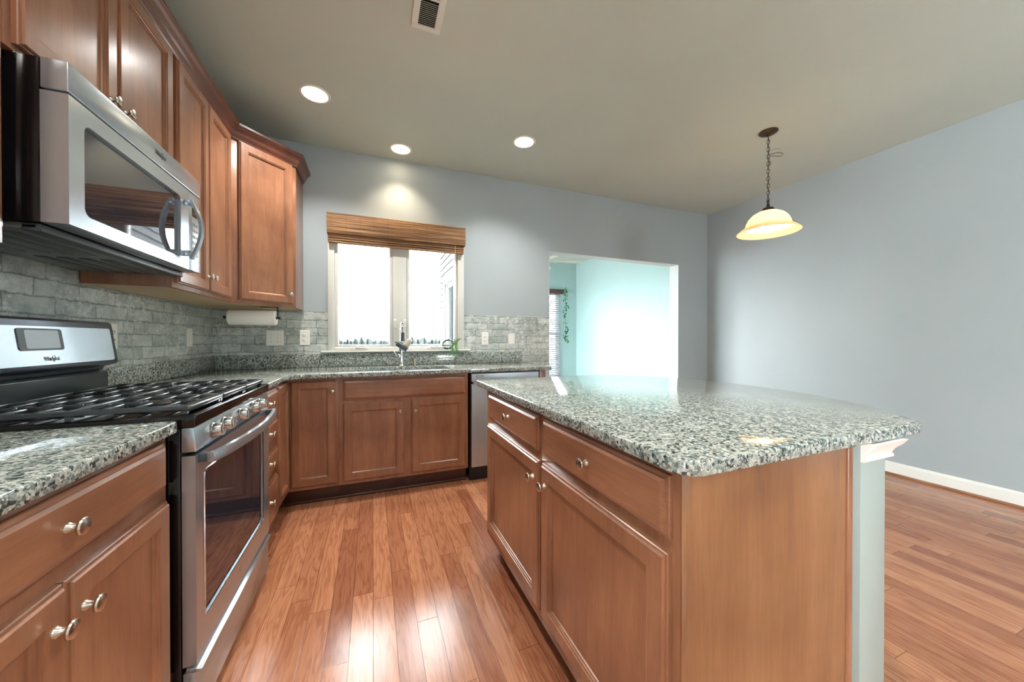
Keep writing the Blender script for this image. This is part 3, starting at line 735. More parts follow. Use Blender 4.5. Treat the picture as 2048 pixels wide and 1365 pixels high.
# ================================================================== MICROWAVE
def text_mesh(name, s, size, M, mat, parent, depth=0.0004, shear=0.0, sx=0.72):
    cu = bpy.data.curves.new(name, 'FONT'); cu.body = s; cu.size = size; cu.extrude = depth; cu.align_x = 'CENTER'; cu.align_y = 'CENTER'; cu.shear = shear
    tmp = bpy.data.objects.new(name, cu); COL.objects.link(tmp)
    dg_ = bpy.context.evaluated_depsgraph_get(); me = bpy.data.meshes.new_from_object(tmp.evaluated_get(dg_))
    bpy.data.objects.remove(tmp); bpy.data.curves.remove(cu)
    me.transform(M @ Matrix.Diagonal((sx, 1, 1, 1))); me.name = name
    c_ = sum((v.co for v in me.vertices), Vector())/max(1, len(me.vertices))
    me.transform(Matrix.Translation(-c_)); me.materials.clear(); me.materials.append(mat)
    o = bpy.data.objects.new(name, me); COL.objects.link(o); o.parent = parent; o.location = c_ - wloc(parent)
    return o
def basis(O, u, v):
    u, v = Vector(u).normalized(), Vector(v).normalized(); n = u.cross(v)
    return Matrix(((u.x,v.x,n.x,O[0]),(u.y,v.y,n.y,O[1]),(u.z,v.z,n.z,O[2]),(0,0,0,1)))
MY0, MY1, MZ0, MZ1, MX = 1.284, 2.040, 1.450, 1.8745, -0.737
mw = thing('microwave', (-0.9, 1.66, MZ0), 'stainless steel over-the-range microwave with a dark glass door', 'microwave')
bm = new(); box(bm, XL+0.006, MY0+0.003, MZ0, -0.792, MY1-0.003, MZ1, 0.003)
obj('body', bm, BLACK, mw)
# underside plate
bm = new(); box(bm, XL+0.02, MY0+0.012, MZ0-0.018, -0.80, MY1-0.012, MZ0-0.0005, 0.006)
un = obj('underside', bm, MGREY, mw)
bm = new(); box(bm, -0.835, MY0+0.012, MZ0-0.0215, -0.795, MY1-0.012, MZ0-0.0012, 0.004); obj('front_rail', bm, DGREY, un)
for ya, yb in ((MY0+0.05, MY0+0.34), (MY0+0.41, MY1-0.05)):
    bm = new(); zz = MZ0-0.0195
    for k in range(4):
        box(bm, -1.06+k*0.055, ya, zz-0.001, -1.03+k*0.055, yb, zz+0.002, 0.001)
    obj('grease_filter', bm, DGREY, un)
# steel front: top strip, door with window hole, control column
def plate_with_hole(bm, x0, x1, y0, y1, z0, z1, hy0, hy1, hz0, hz1, r=0.02, bev=0.003):
    """slab normal to x with rounded hole"""
    inner = rrect(hy0, hz0, hy1, hz1, r, 4)
    n = len(inner)
    outer = []
    cy, cz = (hy0+hy1)/2, (hz0+hz1)/2
    cor = [(y1,z1),(y0,z1),(y0,z0),(y1,z0)]
    k = n//4
    for q_ in range(4):
        for i in range(k): outer.append(cor[q_])
    def mk(x):
        I = [bm.verts.new((x, a, b)) for a, b in inner]; Cn = [bm.verts.new((x, a, b)) for a, b in cor]
        return I, Cn
    I0, C0 = mk(x0); I1, C1_ = mk(x1); fs = []
    for I, Cn in ((I0, C0), (I1, C1_)):
        for q_ in range(4):
            seg_ = I[q_*k:(q_+1)*k]
            for a, b in zip(seg_, seg_[1:]): fs.append(bm.faces.new((a, b, Cn[q_])))
            nx = I[((q_+1)*k) % n]
            fs.append(bm.faces.new((seg_[-1], nx, Cn[(q_+1)%4], Cn[q_])))
    for i in range(n): fs.append(bm.faces.new((I0[i], I0[(i+1)%n], I1[(i+1)%n], I1[i])))
    for i in range(4): fs.append(bm.faces.new((C0[i], C0[(i+1)%4], C1_[(i+1)%4], C1_[i])))
    bmesh.ops.recalc_face_normals(bm, faces=fs)
bm = new(); box(bm, -0.790, MY0, 1.796, MX, MY1, MZ1, 0.003, 3); ts = obj('top_strip', bm, STEEL, mw)
text_mesh('logo', 'Whirlpool', 0.024, basis((MX+0.0004, 1.715, 1.838), (0,1,0), (0,0,1)), plain('logo_grey', (70,72,74), 0.4), ts)
def swoosh(O, u, v, a, b, par):
    O, u, v = Vector(O), Vector(u), Vector(v).normalized(); bm = new()
    tube(bm, [O + u*(a*math.cos(R(t)) + 0.4*b*math.sin(R(t))) + v*(b*math.sin(R(t))) for t in range(-60, 221, 20)], 0.0004, 5)
    obj('logo_swoosh', bm, bpy.data.materials['logo_grey'], par)
swoosh((MX+0.0006, 1.722, 1.838), (0,1,0), (0,0,1), 0.009, 0.014, ts)
DY1 = 1.930
bm = new(); plate_with_hole(bm, -0.790, MX, MY0, DY1, MZ0+0.001, 1.790, 1.338, 1.862, 1.490, 1.742, 0.022); md = obj('door', bm, STEEL, mw)
bm = new(); box(bm, -0.785, 1.332, 1.484, -0.748, 1.868, 1.748); gl = obj('glass', bm, GLASSBLK, md)
bm = new(); box(bm, -0.790, DY1+0.002, MZ0+0.001, MX, MY1, 1.790, 0.003); cp = obj('control_panel', bm, STEEL, mw)
bm = new(); box(bm, MX, DY1+0.020, 1.500, MX+0.0015, MY1-0.010, 1.735, 0.0005); kp = obj('keypad', bm, plain('keypad_silver', (176,180,180), 0.3, 0.4), cp)
bm = new(); box(bm, MX+0.0015, DY1+0.026, 1.690, MX+0.0025, MY1-0.016, 1.728); obj('display', bm, GLASSBLK, kp)
bm = new()
for i in range(6):
    for j in range(3): box(bm, MX+0.0015, DY1+0.028+j*0.018, 1.515+i*0.027, MX+0.0022, DY1+0.040+j*0.018, 1.527+i*0.027)
obj('buttons', bm, DGREY, kp)
# bowed vertical handle
bm = new(); hy = 1.900; n_ = 16
for i in range(n_):
    pass
secs = []
for i in range(n_+1):
    tt = i/n_; z = 1.492 + tt*(1.742-1.492); xo = MX + 0.022 + 0.034*math.sin(PI*tt)
    secs.append([bm.verts.new((xo-0.006, hy-0.013, z)), bm.verts.new((xo+0.004, hy-0.013, z)), bm.verts.new((xo+0.008, hy, z)), bm.verts.new((xo+0.004, hy+0.013, z)), bm.verts.new((xo-0.006, hy+0.013, z))])
fs = [bm.faces.new(secs[0]), bm.faces.new(list(reversed(secs[-1])))]
for A_, B_ in zip(secs, secs[1:]):
    for i in range(5): fs.append(bm.faces.new((A_[i], A_[(i+1)%5], B_[(i+1)%5], B_[i])))
bmesh.ops.recalc_face_normals(bm, faces=fs)
for z in (1.502, 1.716): box(bm, MX+0.0005, hy-0.012, z, MX+0.030, hy+0.012, z+0.024, 0.003)
obj('handle', bm, STEEL, md)

# ================================================================== RANGE
RY0, RY1, RX = 1.278, 2.046, -0.480
rg = thing('range', (-0.8, 1.66, 0), 'freestanding stainless gas range with black cooktop and five front knobs', 'stove')
bm = new(); box(bm, XL+0.03, RY0, 0.03, RX-0.030, RY1, 0.893, 0.002)
for yy in (RY0+0.05, RY1-0.05):
    for xx in (XL+0.1, RX-0.08): cyl(bm, (xx, yy, 0), (xx, yy, 0.03), 0.018, 12)
obj('body', bm, BLACK, rg)
bm = new(); box(bm, XL+0.10, RY0-0.0, 0.8945, RX+0.006, RY1, 0.932, 0.005, 3)
ck = obj('cooktop', bm, BLACK, rg)
# control panel, sloped
bm = new(); prism(bm, [[Vector((RX-0.028, RY0+0.001, 0.824)), Vector((RX+0.006, RY0+0.001, 0.824)), Vector((RX-0.001, RY0+0.001, 0.894)), Vector((RX-0.028, RY0+0.001, 0.894))]], RY1-RY0-0.002, (0,1,0), 0.002)
pnl = obj('control_panel', bm, STEEL, rg)
for yy in (1.400, 1.490, 1.650, 1.800, 1.892):
    bm = new(); o = Vector((RX+0.003, yy, 0.857)); ax = (1, 0, 0.10)
    lathe(bm, [(0.024,0), (0.024,0.004), (0.0215,0.006), (0.0205,0.024), (0.019,0.0275), (0.001,0.028)], o, ax, 28)
    u_, v_, a_ = frame_of(ax)
    kb = obj('burner_knob', bm, plain('knob_steel', (190,188,182), 0.22, 1.0), pnl)
    bm = new(); p_ = o + a_*0.0285; box(bm, p_.x-0.0008, p_.y-0.0018, p_.z-0.017, p_.x+0.0016, p_.y+0.0018, p_.z+0.017); obj('pointer', bm, CHROME, kb)
# oven door
bm = new(); plate_with_hole(bm, RX-0.028, RX+0.004, RY0+0.002, RY1-0.002, 0.205, 0.812, 1.335, 1.952, 0.305, 0.752, 0.018); od = obj('oven_door', bm, STEEL, rg)
bm = new(); box(bm, RX-0.024, 1.330, 0.300, RX-0.002, 1.957, 0.757); obj('glass', bm, GLASSBLK, od)
bm = new()
L0 = rrect(1.335, 0.305, 1.952, 0.752, 0.018, 4); tube(bm, [(RX+0.0045, a, b) for a, b in L0], 0.0022, 6, True); obj('window_trim', bm, CHROME, od)
text_mesh('logo', 'W', 0.030, basis((RX+0.0045, 1.645, 0.262), (0,1,0), (0,0,1)), plain('badge_grey', (210,212,210), 0.2, 1.0), od)
bm = new(); n_ = 20; secs = []
for i in range(n_+1):
    tt = i/n_; y = RY0+0.022 + tt*(RY1-RY0-0.044); xo = RX + 0.034 + 0.036*math.sin(PI*tt)**0.8
    secs.append([bm.verts.new((xo-0.010, y, 0.786)), bm.verts.new((xo+0.006, y, 0.783)), bm.verts.new((xo+0.008, y, 0.796)), bm.verts.new((xo+0.004, y, 0.812)), bm.verts.new((xo-0.010, y, 0.812))])
fs = [bm.faces.new(secs[0]), bm.faces.new(list(reversed(secs[-1])))]
for A_, B_ in zip(secs, secs[1:]):
    for i in range(5): fs.append(bm.faces.new((A_[i], A_[(i+1)%5], B_[(i+1)%5], B_[i])))
bmesh.ops.recalc_face_normals(bm, faces=fs)
hd = obj('handle', bm, STEEL, od)
for yy in (RY0+0.022, RY1-0.052):
    bm = new(); box(bm, RX+0.0045, yy, 0.786, RX+0.034, yy+0.030, 0.811, 0.002); obj('bracket', bm, DGREY, hd)
# storage drawer with a protruding lip
bm = new(); box(bm, RX-0.028, RY0+0.002, 0.028, RX+0.002, RY1-0.002, 0.186, 0.003)
prism(bm, [[Vector((RX-0.02, RY0+0.002, 0.187)), Vector((RX+0.006, RY0+0.002, 0.182)), Vector((RX+0.016, RY0+0.002, 0.190)), Vector((RX-0.02, RY0+0.002, 0.200))]], RY1-RY0-0.004, (0,1,0), 0.001)
obj('storage_drawer', bm, STEEL, rg)
# back guard
bm = new(); prism(bm, [[Vector((-1.055, RY0, 0.9325)), Vector((-1.055, RY0, 1.010)), Vector((-1.063, RY0, 1.017)), Vector((XL+0.035, RY0, 1.017)), Vector((XL+0.035, RY0, 0.9325))]], RY1-RY0-0.004, (0,1,0), 0.002); obj('riser', bm, plain('riser_enamel', (48,55,58), 0.28), rg)
Bp = [(-1.030,1.046), (-1.026,1.056), (-1.047,1.214), (-1.056,1.222), (XL+0.03,1.222), (XL+0.03,1.018), (-1.075,1.018), (-1.070,1.034)]
bm = new(); prism(bm, [[Vector((a, RY0-0.003, b)) for a, b in Bp]], RY1-RY0+0.006, (0,1,0), 0.003); bg = obj('backguard', bm, plain('slate_plastic', (92,98,108), 0.3, 0.5), rg)
tv = Vector((-0.021, 0, 0.158)).normalized(); tn = Vector((0.158, 0, 0.021)).normalized(); OB = Vector((-1.026, 0, 1.056))
def bgp(y, s, h=0.0): return OB + Vector((0, y, 0)) + tv*s + tn*h
def bpanel(name, y0, y1, s0, s1, h0, h1, mat, par, r=0.01):
    bm = new(); L_ = rrect(y0, s0, y1, s1, r, 4)
    prism(bm, [[bgp(a, b, h0) for a, b in L_]], h1-h0, tn); return obj(name, bm, mat, par)
fp = bpanel('steel_face', RY0+0.02, RY1-0.022, 0.006, 0.138, 0.0003, 0.0028, STEEL, bg)
dp = bpanel('display', 1.595, 1.768, 0.056, 0.130, 0.0028, 0.0050, DGREY, fp)
bpanel('screen', 1.620, 1.752, 0.062, 0.124, 0.0050, 0.0056, plain('peeling_film', (170,180,184), 0.25), dp, 0.006)
text_mesh('logo', 'Whirlpool', 0.021, basis(bgp(1.71, 0.026, 0.0030), (0,1,0), tv), plain('logo_dark', (60,62,66), 0.4), fp)
swoosh(bgp(1.716, 0.026, 0.0032), (0,1,0), tv, 0.008, 0.012, fp)
# burners
gx0, gx1 = -1.015, RX-0.012
for bx, by, br in ((-0.88,1.42,0.034), (-0.62,1.42,0.042), (-0.75,1.66,0.05), (-0.88,1.90,0.030), (-0.62,1.90,0.042)):
    bm = new(); lathe(bm, [(br*1.5,0), (br*1.45,0.006), (br*1.1,0.008), (br*1.1,0.014), (br,0.016), (br,0.021), (br*0.85,0.024), (0.002,0.0245)], (bx, by, 0.9325), (0,0,1), 24)
    obj('burner', bm, BLACKM, ck)
# three cast iron grates with fingers
third = (RY1-RY0-0.03)/3
def bar(bm, x0, y0, x1, y1, w_=0.011, z0=0.944, z1=0.958):
    if abs(x1-x0) > abs(y1-y0): box(bm, x0, y0-w_/2, z0, x1, y0+w_/2, z1, 0.003)
    else: box(bm, x0-w_/2, y0, z0, x0+w_/2, y1, z1, 0.003)
for k in range(3):
    ya = RY0+0.014 + k*third + 0.002; yb = ya + third - 0.004; ym = (ya+yb)/2; bm = new()
    # outer ring
    box(bm, gx1-0.030, ya, 0.940, gx1, yb, 0.957, 0.006, 3)        # wide front rail
    bar(bm, gx0+0.006, ya, gx0+0.006, yb); bar(bm, gx0, ya+0.006, gx1-0.02, ya+0.006, 0.012); bar(bm, gx0, yb-0.006, gx1-0.02, yb-0.006, 0.012)
    for xx in (-0.95, -0.885, -0.815, -0.685, -0.62, -0.555):
        bar(bm, xx, ya+0.01, xx, ym-0.028, 0.010, 0.946, 0.959); bar(bm, xx, ym+0.028, xx, yb-0.01, 0.010, 0.946, 0.959)
    bar(bm, -0.75, ya+0.01, -0.75, yb-0.01, 0.011, 0.946, 0.959)
    for xx in (-0.885, -0.62):
        bar(bm, xx-0.10, ym, xx-0.035, ym, 0.010, 0.946, 0.959); bar(bm, xx+0.035, ym, xx+0.10, ym, 0.010, 0.946, 0.959)
    for xx in (gx0+0.006, gx1-0.015, -0.75):
        for yy in (ya+0.008, yb-0.008): box(bm, xx-0.006, yy-0.006, 0.9322, xx+0.006, yy+0.006, 0.947)
    obj('grate', bm, IRON, ck)

# ================================================================== FAUCET, SOAP PUMP, PLANT
fc = thing('faucet', (0.233, 3.262, CZ), 'chrome gooseneck faucet behind the sink', 'faucet')
fx, fy = 0.235, 3.262
bm = new(); lathe(bm, [(0.030,0), (0.030,0.005), (0.024,0.012), (0.022,0.02), (0.0205,0.10), (0.022,0.12), (0.020,0.150), (0.013,0.165)], (fx, fy, CZ+0.0005), (0,0,1), 24); obj('body', bm, CHROME, fc)
bm = new(); pts = [(fx, fy, CZ+0.15), (fx, fy, 1.20)] + [(fx, fy-0.085+0.085*math.cos(R(a)), 1.20+0.088*math.sin(R(a))) for a in range(15, 181, 15)] + [(fx, fy-0.172, 1.165)]
tube(bm, pts, 0.0125, 14); obj('spout', bm, CHROME, fc)
bm = new(); lathe(bm, [(0.013,0), (0.016,0.012), (0.016,0.05), (0.0185,0.065), (0.018,0.074), (0.004,0.075)], (fx, fy-0.170, 1.205), (0,-0.05,-1), 20); obj('spray_head', bm, plain('spray_grey', (96,100,104), 0.25, 0.7), fc)
bm = new(); lathe(bm, [(0.019,0), (0.019,0.022), (0.016,0.026), (0.002,0.027)], (fx-0.012, fy-0.012, 0.998), (-0.7,-0.7,0.1), 20); tube(bm, [(fx-0.034, fy-0.034, 1.0), (fx-0.052, fy-0.052, 1.022), (fx-0.062, fy-0.062, 1.048)], [0.007,0.006,0.005], 10); obj('lever', bm, CHROME, fc)
wf = thing('water_filter', (fx, fy-0.175, 1.08), 'grey and clear water filter clipped on the tip of the faucet', 'water filter')
ax = Vector((0.80, -0.10, -0.52)).normalized(); cc = Vector((fx-0.004, fy-0.178, 1.088))
bm = new(); lathe(bm, [(0.020,0), (0.0235,0.004), (0.0235,0.096), (0.020,0.10)], cc - ax*0.052, ax, 24); fb = obj('housing', bm, plain('filter_grey', (72,82,86), 0.35), wf)
bm = new(); lathe(bm, [(0.004,0), (0.004,0.018)], cc - ax*0.070, ax, 10); obj('inlet', bm, BLACKM, fb)
ax2 = Vector((0.52, -0.15, 0.80)).normalized()
bm = new(); lathe(bm, [(0.022,0), (0.023,0.01), (0.023,0.05), (0.020,0.062), (0.012,0.070), (0.002,0.072)], cc + ax*0.022 + ax2*0.020, ax2, 24); obj('cartridge_cover', bm, plain('filter_clear_cover', (206,200,188), 0.2), wf)
sp = thing('soap_pump', (0.352, 3.275, CZ), 'small nickel soap pump right of the faucet', 'soap dispenser')
bm = new(); lathe(bm, [(0.017,0), (0.017,0.004), (0.012,0.012), (0.0085,0.035), (0.0075,0.050), (0.006,0.058)], (0.352, 3.275, CZ+0.0005), (0,0,1), 20); obj('body', bm, NICKEL, sp)
bm = new(); lathe(bm, [(0.009,0), (0.012,0.004), (0.011,0.010), (0.002,0.012)], (0.352, 3.275, CZ+0.058), (0,0,1), 18); tube(bm, [(0.352,3.272,CZ+0.065), (0.352,3.250,CZ+0.067), (0.352,3.236,CZ+0.060)], 0.0038, 8); obj('nozzle', bm, NICKEL, sp)
# glass bulb with plant on the sill
gv = thing('glass_vase', (0.665, 3.335, 1.049), 'clear glass bulb vase with a trailing green plant, at the right end of the sill', 'vase')
gc_ = Vector((0.660, 3.315, 1.100)); gax = Vector((0.88, -0.05, 0.22)).normalized()
prof = [(0.002,-0.055), (0.025,-0.052), (0.042,-0.036), (0.050,-0.012), (0.049,0.012), (0.040,0.036), (0.026,0.055), (0.018,0.068), (0.0185,0.080)]
bm = new(); lathe(bm, prof, gc_, gax, 32, True, False); obj('bulb', bm, BULBGL, gv)
bm = new()
def leafstrip(bm, pts, w_):
    pts = [Vector(p) for p in pts]; A_ = []
    for i, p in enumerate(pts):
        d = (pts[min(i+1, len(pts)-1)] - pts[max(i-1, 0)]).normalized(); s_ = d.cross(Vector((0.2, -1, 0.3))).normalized()
        ww = w_*math.sin(PI*min(0.97, max(0.08, (i+0.4)/len(pts))))
        A_.append((bm.verts.new(p - s_*ww), bm.verts.new(p + Vector((0,-0.0015,0))), bm.verts.new(p + s_*ww)))
    for a, b_ in zip(A_, A_[1:]):
        bm.faces.new((a[0], a[1], b_[1], b_[0])); bm.faces.new((a[1], a[2], b_[2], b_[1]))
mo = gc_ + gax*0.078
for j in range(16):
    r_ = random.uniform; dx = r_(-0.03, 0.03); 
    if j < 10: pts = [mo + Vector((0, 0, 0)), mo + Vector((dx*0.5, -0.020, 0.004+r_(0,0.012))), mo + Vector((dx-0.02, -0.034, -0.04)), mo + Vector((dx*1.5-0.01, -0.036, -0.085)), mo + Vector((dx*1.9, -0.036, -0.12-r_(0,0.035)))]
    else: pts = [mo, mo + Vector((dx, -0.01, 0.015)), mo + Vector((dx*1.4, -0.015, 0.034)), mo + Vector((dx*2.2, -0.02, 0.030))]
    leafstrip(bm, pts, r_(0.0025, 0.0045))
obj('leaves', bm, LEAF, gv)
bm = new(); bmesh.ops.create_icosphere(bm, subdivisions=2, radius=0.017, matrix=Matrix.Translation(mo - gax*0.012 + Vector((0.012,0,0.0)))); obj('root_clump', bm, plain('root_brown', (150,104,74), 0.8), gv)

# ================================================================== BAMBOO SHADE
bs = thing('bamboo_shade', (0.236, 3.32, 1.96), 'rolled-up woven bamboo shade over the kitchen window', 'window shade')
bm = new(); box(bm, -0.353, 3.286, 2.038, 0.826, 3.300, 2.208, 0.003)
box(bm, -0.353, 3.300, 2.196, 0.826, 3.349, 2.208); box(bm, -0.353, 3.300, 2.038, -0.345, 3.349, 2.196); box(bm, 0.818, 3.300, 2.038, 0.826, 3.349, 2.196)
obj('valance', bm, BAMBOO, bs)
bm = new()
for k in range(5): box(bm, -0.343, 3.302+0.004*(k%2), 1.962+k*0.019, 0.814, 3.342-0.003*(k%2), 1.979+k*0.019, 0.006, 3)
obj('folded_stack', bm, BAMBOO, bs)
bm = new(); tube(bm, [(0.727, 3.294, 2.035), (0.727, 3.292, 1.80), (0.728, 3.292, 1.69)], 0.0016, 6)
tube(bm, [(0.728, 3.292, 1.69), (0.722, 3.290, 1.66), (0.730, 3.290, 1.64), (0.736, 3.290, 1.67), (0.728, 3.29, 1.69)], 0.0016, 6)
tube(bm, [(0.728, 3.292, 1.65), (0.730, 3.292, 1.60), (0.734, 3.292, 1.54)], 0.0016, 6); lathe(bm, [(0.003,0), (0.006,0.02), (0.005,0.026)], (0.733, 3.292, 1.560), (0,0,-1), 10)
obj('cord', bm, PLASTIC, bs)

# ================================================================== WALL PLATES
def plate(label, C, u, n, kind, w_=0.072, h_=0.125, cat='outlet'):
    u, n, C = Vector(u), Vector(n), Vector(C)
    t_ = thing('wall_outlet' if kind == 'outlet' else 'light_switch' if kind in ('toggle2','toggle') else 'wall_plate', C, label, cat)
    bm = new(); ringpanel(bm, C - u*w_/2 - Vector((0,0,h_/2)), u, (0,0,1), n, w_, h_, [(0,0), (0,0.003), (0.004,0.006)]); pl = obj('cover_plate', bm, PLASTIC, t_, False)
    def lb(bm, a0, a1, z0, z1, d0, d1):
        p = [C + u*a0 + n*d0 + Vector((0,0,z0)), C + u*a1 + n*d0 + Vector((0,0,z0)), C + u*a1 + n*d0 + Vector((0,0,z1)), C + u*a0 + n*d0 + Vector((0,0,z1))]
        prism(bm, [p], d1-d0, n)
    if kind == 'outlet':
        for s in (-1, 1):
            bm = new(); lathe(bm, [(0.0165,0.0055), (0.0165,0.008), (0.015,0.0085)], C + Vector((0,0,0.0195*s)), n, 24); so_ = obj('socket', bm, PLASTIC, t_)
            bm = new(); zc = 0.0195*s
            lb(bm, -0.008, -0.0055, zc-0.001, zc+0.007, 0.0086, 0.0092); lb(bm, 0.0055, 0.008, zc-0.001, zc+0.007, 0.0086, 0.0092)
            lathe(bm, [(0.0025,0.0086), (0.0025,0.0092)], C + Vector((0,0,zc-0.008)), n, 10); obj('slots', bm, DARK, so_)
    elif kind.startswith('toggle'):
        for a in ((-0.023, 0.023) if kind == 'toggle2' else (0,)):
            bm = new(); p = C + u*a + n*0.006
            cyl(bm, p, p + n*0.013 + Vector((0,0,0.009)), 0.0045, 10); lb(bm, a-0.006, a+0.006, -0.013, 0.013, 0.0055, 0.0065); obj('toggle', bm, PLASTIC, t_)
            for s in (-1, 1):
                bm = new(); lathe(bm, [(0.0028,0.0058), (0.0026,0.0070)], C + u*a + Vector((0,0,0.030*s)), n, 10)
                obj('screw', bm, NICKEL, t_)
    else:
        bm = new(); lb(bm, -0.015, 0.015, -0.032, 0.032, 0.0055, 0.0075) if kind == 'rocker' else lathe(bm, [(0.0028,0.0058), (0.0026,0.0070)], C + Vector((0,0,0.03)), n, 10)
        obj('insert', bm, PLASTIC, t_)
plate('white duplex outlet on the brick, partly hidden behind the range backguard', (XL+0.0035, 2.235, 1.163), (0,1,0), (1,0,0), 'outlet')
plate('white rocker switch plate on the left brick wall near the corner', (XL+0.0035, 2.990, 1.160), (0,1,0), (1,0,0), 'rocker', cat='switch')
plate('white double toggle switch plate on the back brick, below the paper towels', (-0.738, YB-0.0035, 1.157), (1,0,0), (0,-1,0), 'toggle2', 0.122, 0.125, 'switch')
plate('white duplex outlet on the back brick, just left of the window', (-0.527, YB-0.0035, 1.160), (1,0,0), (0,-1,0), 'outlet')
plate('white duplex outlet on the back brick, right of the window', (1.040, YB-0.0035, 1.153), (1,0,0), (0,-1,0), 'outlet')
plate('plain white blank plate on the brick, right of the outlet by the doorway', (1.323, YB-0.0035, 1.150), (1,0,0), (0,-1,0), 'blank', 0.070, 0.110, 'wall plate')

# ================================================================== PAPER TOWELS
tx0, tx1, ty, tz = -0.935, -0.652, 3.02, 1.303
u0 = Vector((1, 0.12, 0)).normalized()
ph = thing('paper_towel_holder', (-0.79, ty, 1.38), 'black metal paper towel holder screwed under the corner cabinet', 'paper towel holder')
bm = new(); cyl(bm, Vector((tx0-0.022, ty, tz)), Vector((tx1+0.022, ty, tz)), 0.006, 12); lathe(bm, [(0.010,0), (0.010,0.010)], (tx0-0.030, ty, tz), (1,0,0), 14); lathe(bm, [(0.009,0), (0.009,0.007)], (tx1+0.018, ty, tz), (1,0,0), 14); obj('rod', bm, BLACKM, ph)
bm = new(); box(bm, tx1+0.006, ty-0.010, tz-0.008, tx1+0.012, ty+0.010, 1.3815, 0.002); box(bm, tx1-0.10, ty-0.012, 1.3785, tx1+0.012, ty+0.012, 1.3825, 0.001); obj('bracket', bm, BLACKM, ph)
bm = new(); rg_ = [(0.018,0), (0.050,0), (0.053,0.003), (0.054,0.006), (0.054,tx1-tx0-0.006), (0.053,tx1-tx0-0.003), (0.050,tx1-tx0), (0.018,tx1-tx0)]
rr_ = lathe(bm, rg_, (tx0, ty, tz), (1,0,0), 36, False, False)
for i in range(36): bm.faces.new((rr_[-1][i], rr_[-1][(i+1)%36], rr_[0][(i+1)%36], rr_[0][i]))
bmesh.ops.recalc_face_normals(bm, faces=bm.faces[:])
tag(obj('paper_towel_roll', bm, PAPER), 'white paper towel roll hanging on the black holder', 'paper towels')

# ================================================================== CEILING FIXTURES
def can(x, y, label, warm=False, deep=False, group=None):
    t_ = thing('recessed_light', (x, y, H-0.001), label, 'ceiling light', group)
    bm = new(); ro, ri = 0.094, 0.078
    rr_ = lathe(bm, [(ri,-0.001), (ri,-0.005), (ro-0.004,-0.005), (ro,-0.001)], (x, y, H), (0,0,1), 40, False, False)
    obj('trim_ring', bm, plain('can_trim', (232,228,214), 0.5), t_)
    ld = bpy.data.lights.new('recessed_lamp', 'SPOT'); ld.energy = CAN*(0.36 if deep else 1.0); ld.spot_size = R(104 if deep else 128); ld.spot_blend = 0.75; ld.shadow_soft_size = 0.045
    ld.color = (1.0, 0.80, 0.55) if deep else (1.0, 0.97, 0.92)
    lo = bpy.data.objects.new('lamp_light', ld); COL.objects.link(lo); lo.parent = t_; lo.location = (0, 0, -0.012)
    if deep:
        bm = new(); lathe(bm, [(ri-0.001,-0.002), (0.070,-0.0016), (0.066,-0.0012)], (x, y, H), (0,0,1), 40, False, False); obj('baffle', bm, emit('warm_baffle', (1,0.88,0.66,1), 1.15), t_)
        bm = new(); lathe(bm, [(0.069,-0.0014), (0.0695,-0.0010)], (x, y, H), (0,0,1), 40); obj('lamp', bm, LAMPW, t_)
    else:
        bm = new(); lathe(bm, [(ri-0.001,-0.0012), (ri-0.001,-0.0030), (0.05,-0.0042), (0.002,-0.0046)], (x, y, H), (0,0,1), 40, False, True); obj('lamp', bm, LAMPC, t_)
can(-0.352, 2.66, 'round white recessed ceiling light nearest the wall cabinets')
can(1.164, 2.67, 'round white recessed ceiling light in the middle of the ceiling')
can(0.227, 3.157, 'smaller yellowish recessed ceiling light above the window', True, True)
for x, y in ((-0.352, 0.55), (1.164, 0.55), (-0.352, -1.5), (1.164, -1.5)):  # lamps added out of view, continuing the grid to light the aisle
    can(x, y, 'added round recessed ceiling light, out of view', group='added recessed lights out of view')
# air register
vt = thing('ceiling_vent', (0.262, 1.70, H-0.001), 'white metal air register in the ceiling, cut off by the top edge', 'vent')
bm = new(); vx0, vx1, vy0, vy1 = 0.188, 0.334, 1.525, 1.896; ix0, ix1, iy0, iy1 = 0.219, 0.303, 1.552, 1.869
for a in ((vx0,vy0,vx1,iy0), (vx0,iy1,vx1,vy1), (vx0,iy0,ix0,iy1), (ix1,iy0,vx1,iy1), (ix0,1.704,ix1,1.716)): box(bm, a[0], a[1], H-0.007, a[2], a[3], H-0.001, 0.001)
VW = plain('register_white', (214,220,212), 0.4); obj('frame', bm, VW, vt)
bm = new(); box(bm, ix0, iy0, H-0.0022, ix1, iy1, H-0.001); obj('backing', bm, DARK, vt)
bm = new(); y = iy0+0.006
while y < iy1-0.006:
    if not (1.700 < y < 1.722): prism(bm, [[Vector((ix0, y+0.0050, H-0.0025)), Vector((ix0, y+0.0062, H-0.0025)), Vector((ix0, y+0.0016, H-0.0085)), Vector((ix0, y, H-0.0085))]], ix1-ix0, (1,0,0))
    y += 0.0108
obj('louvres', bm, VW, vt)

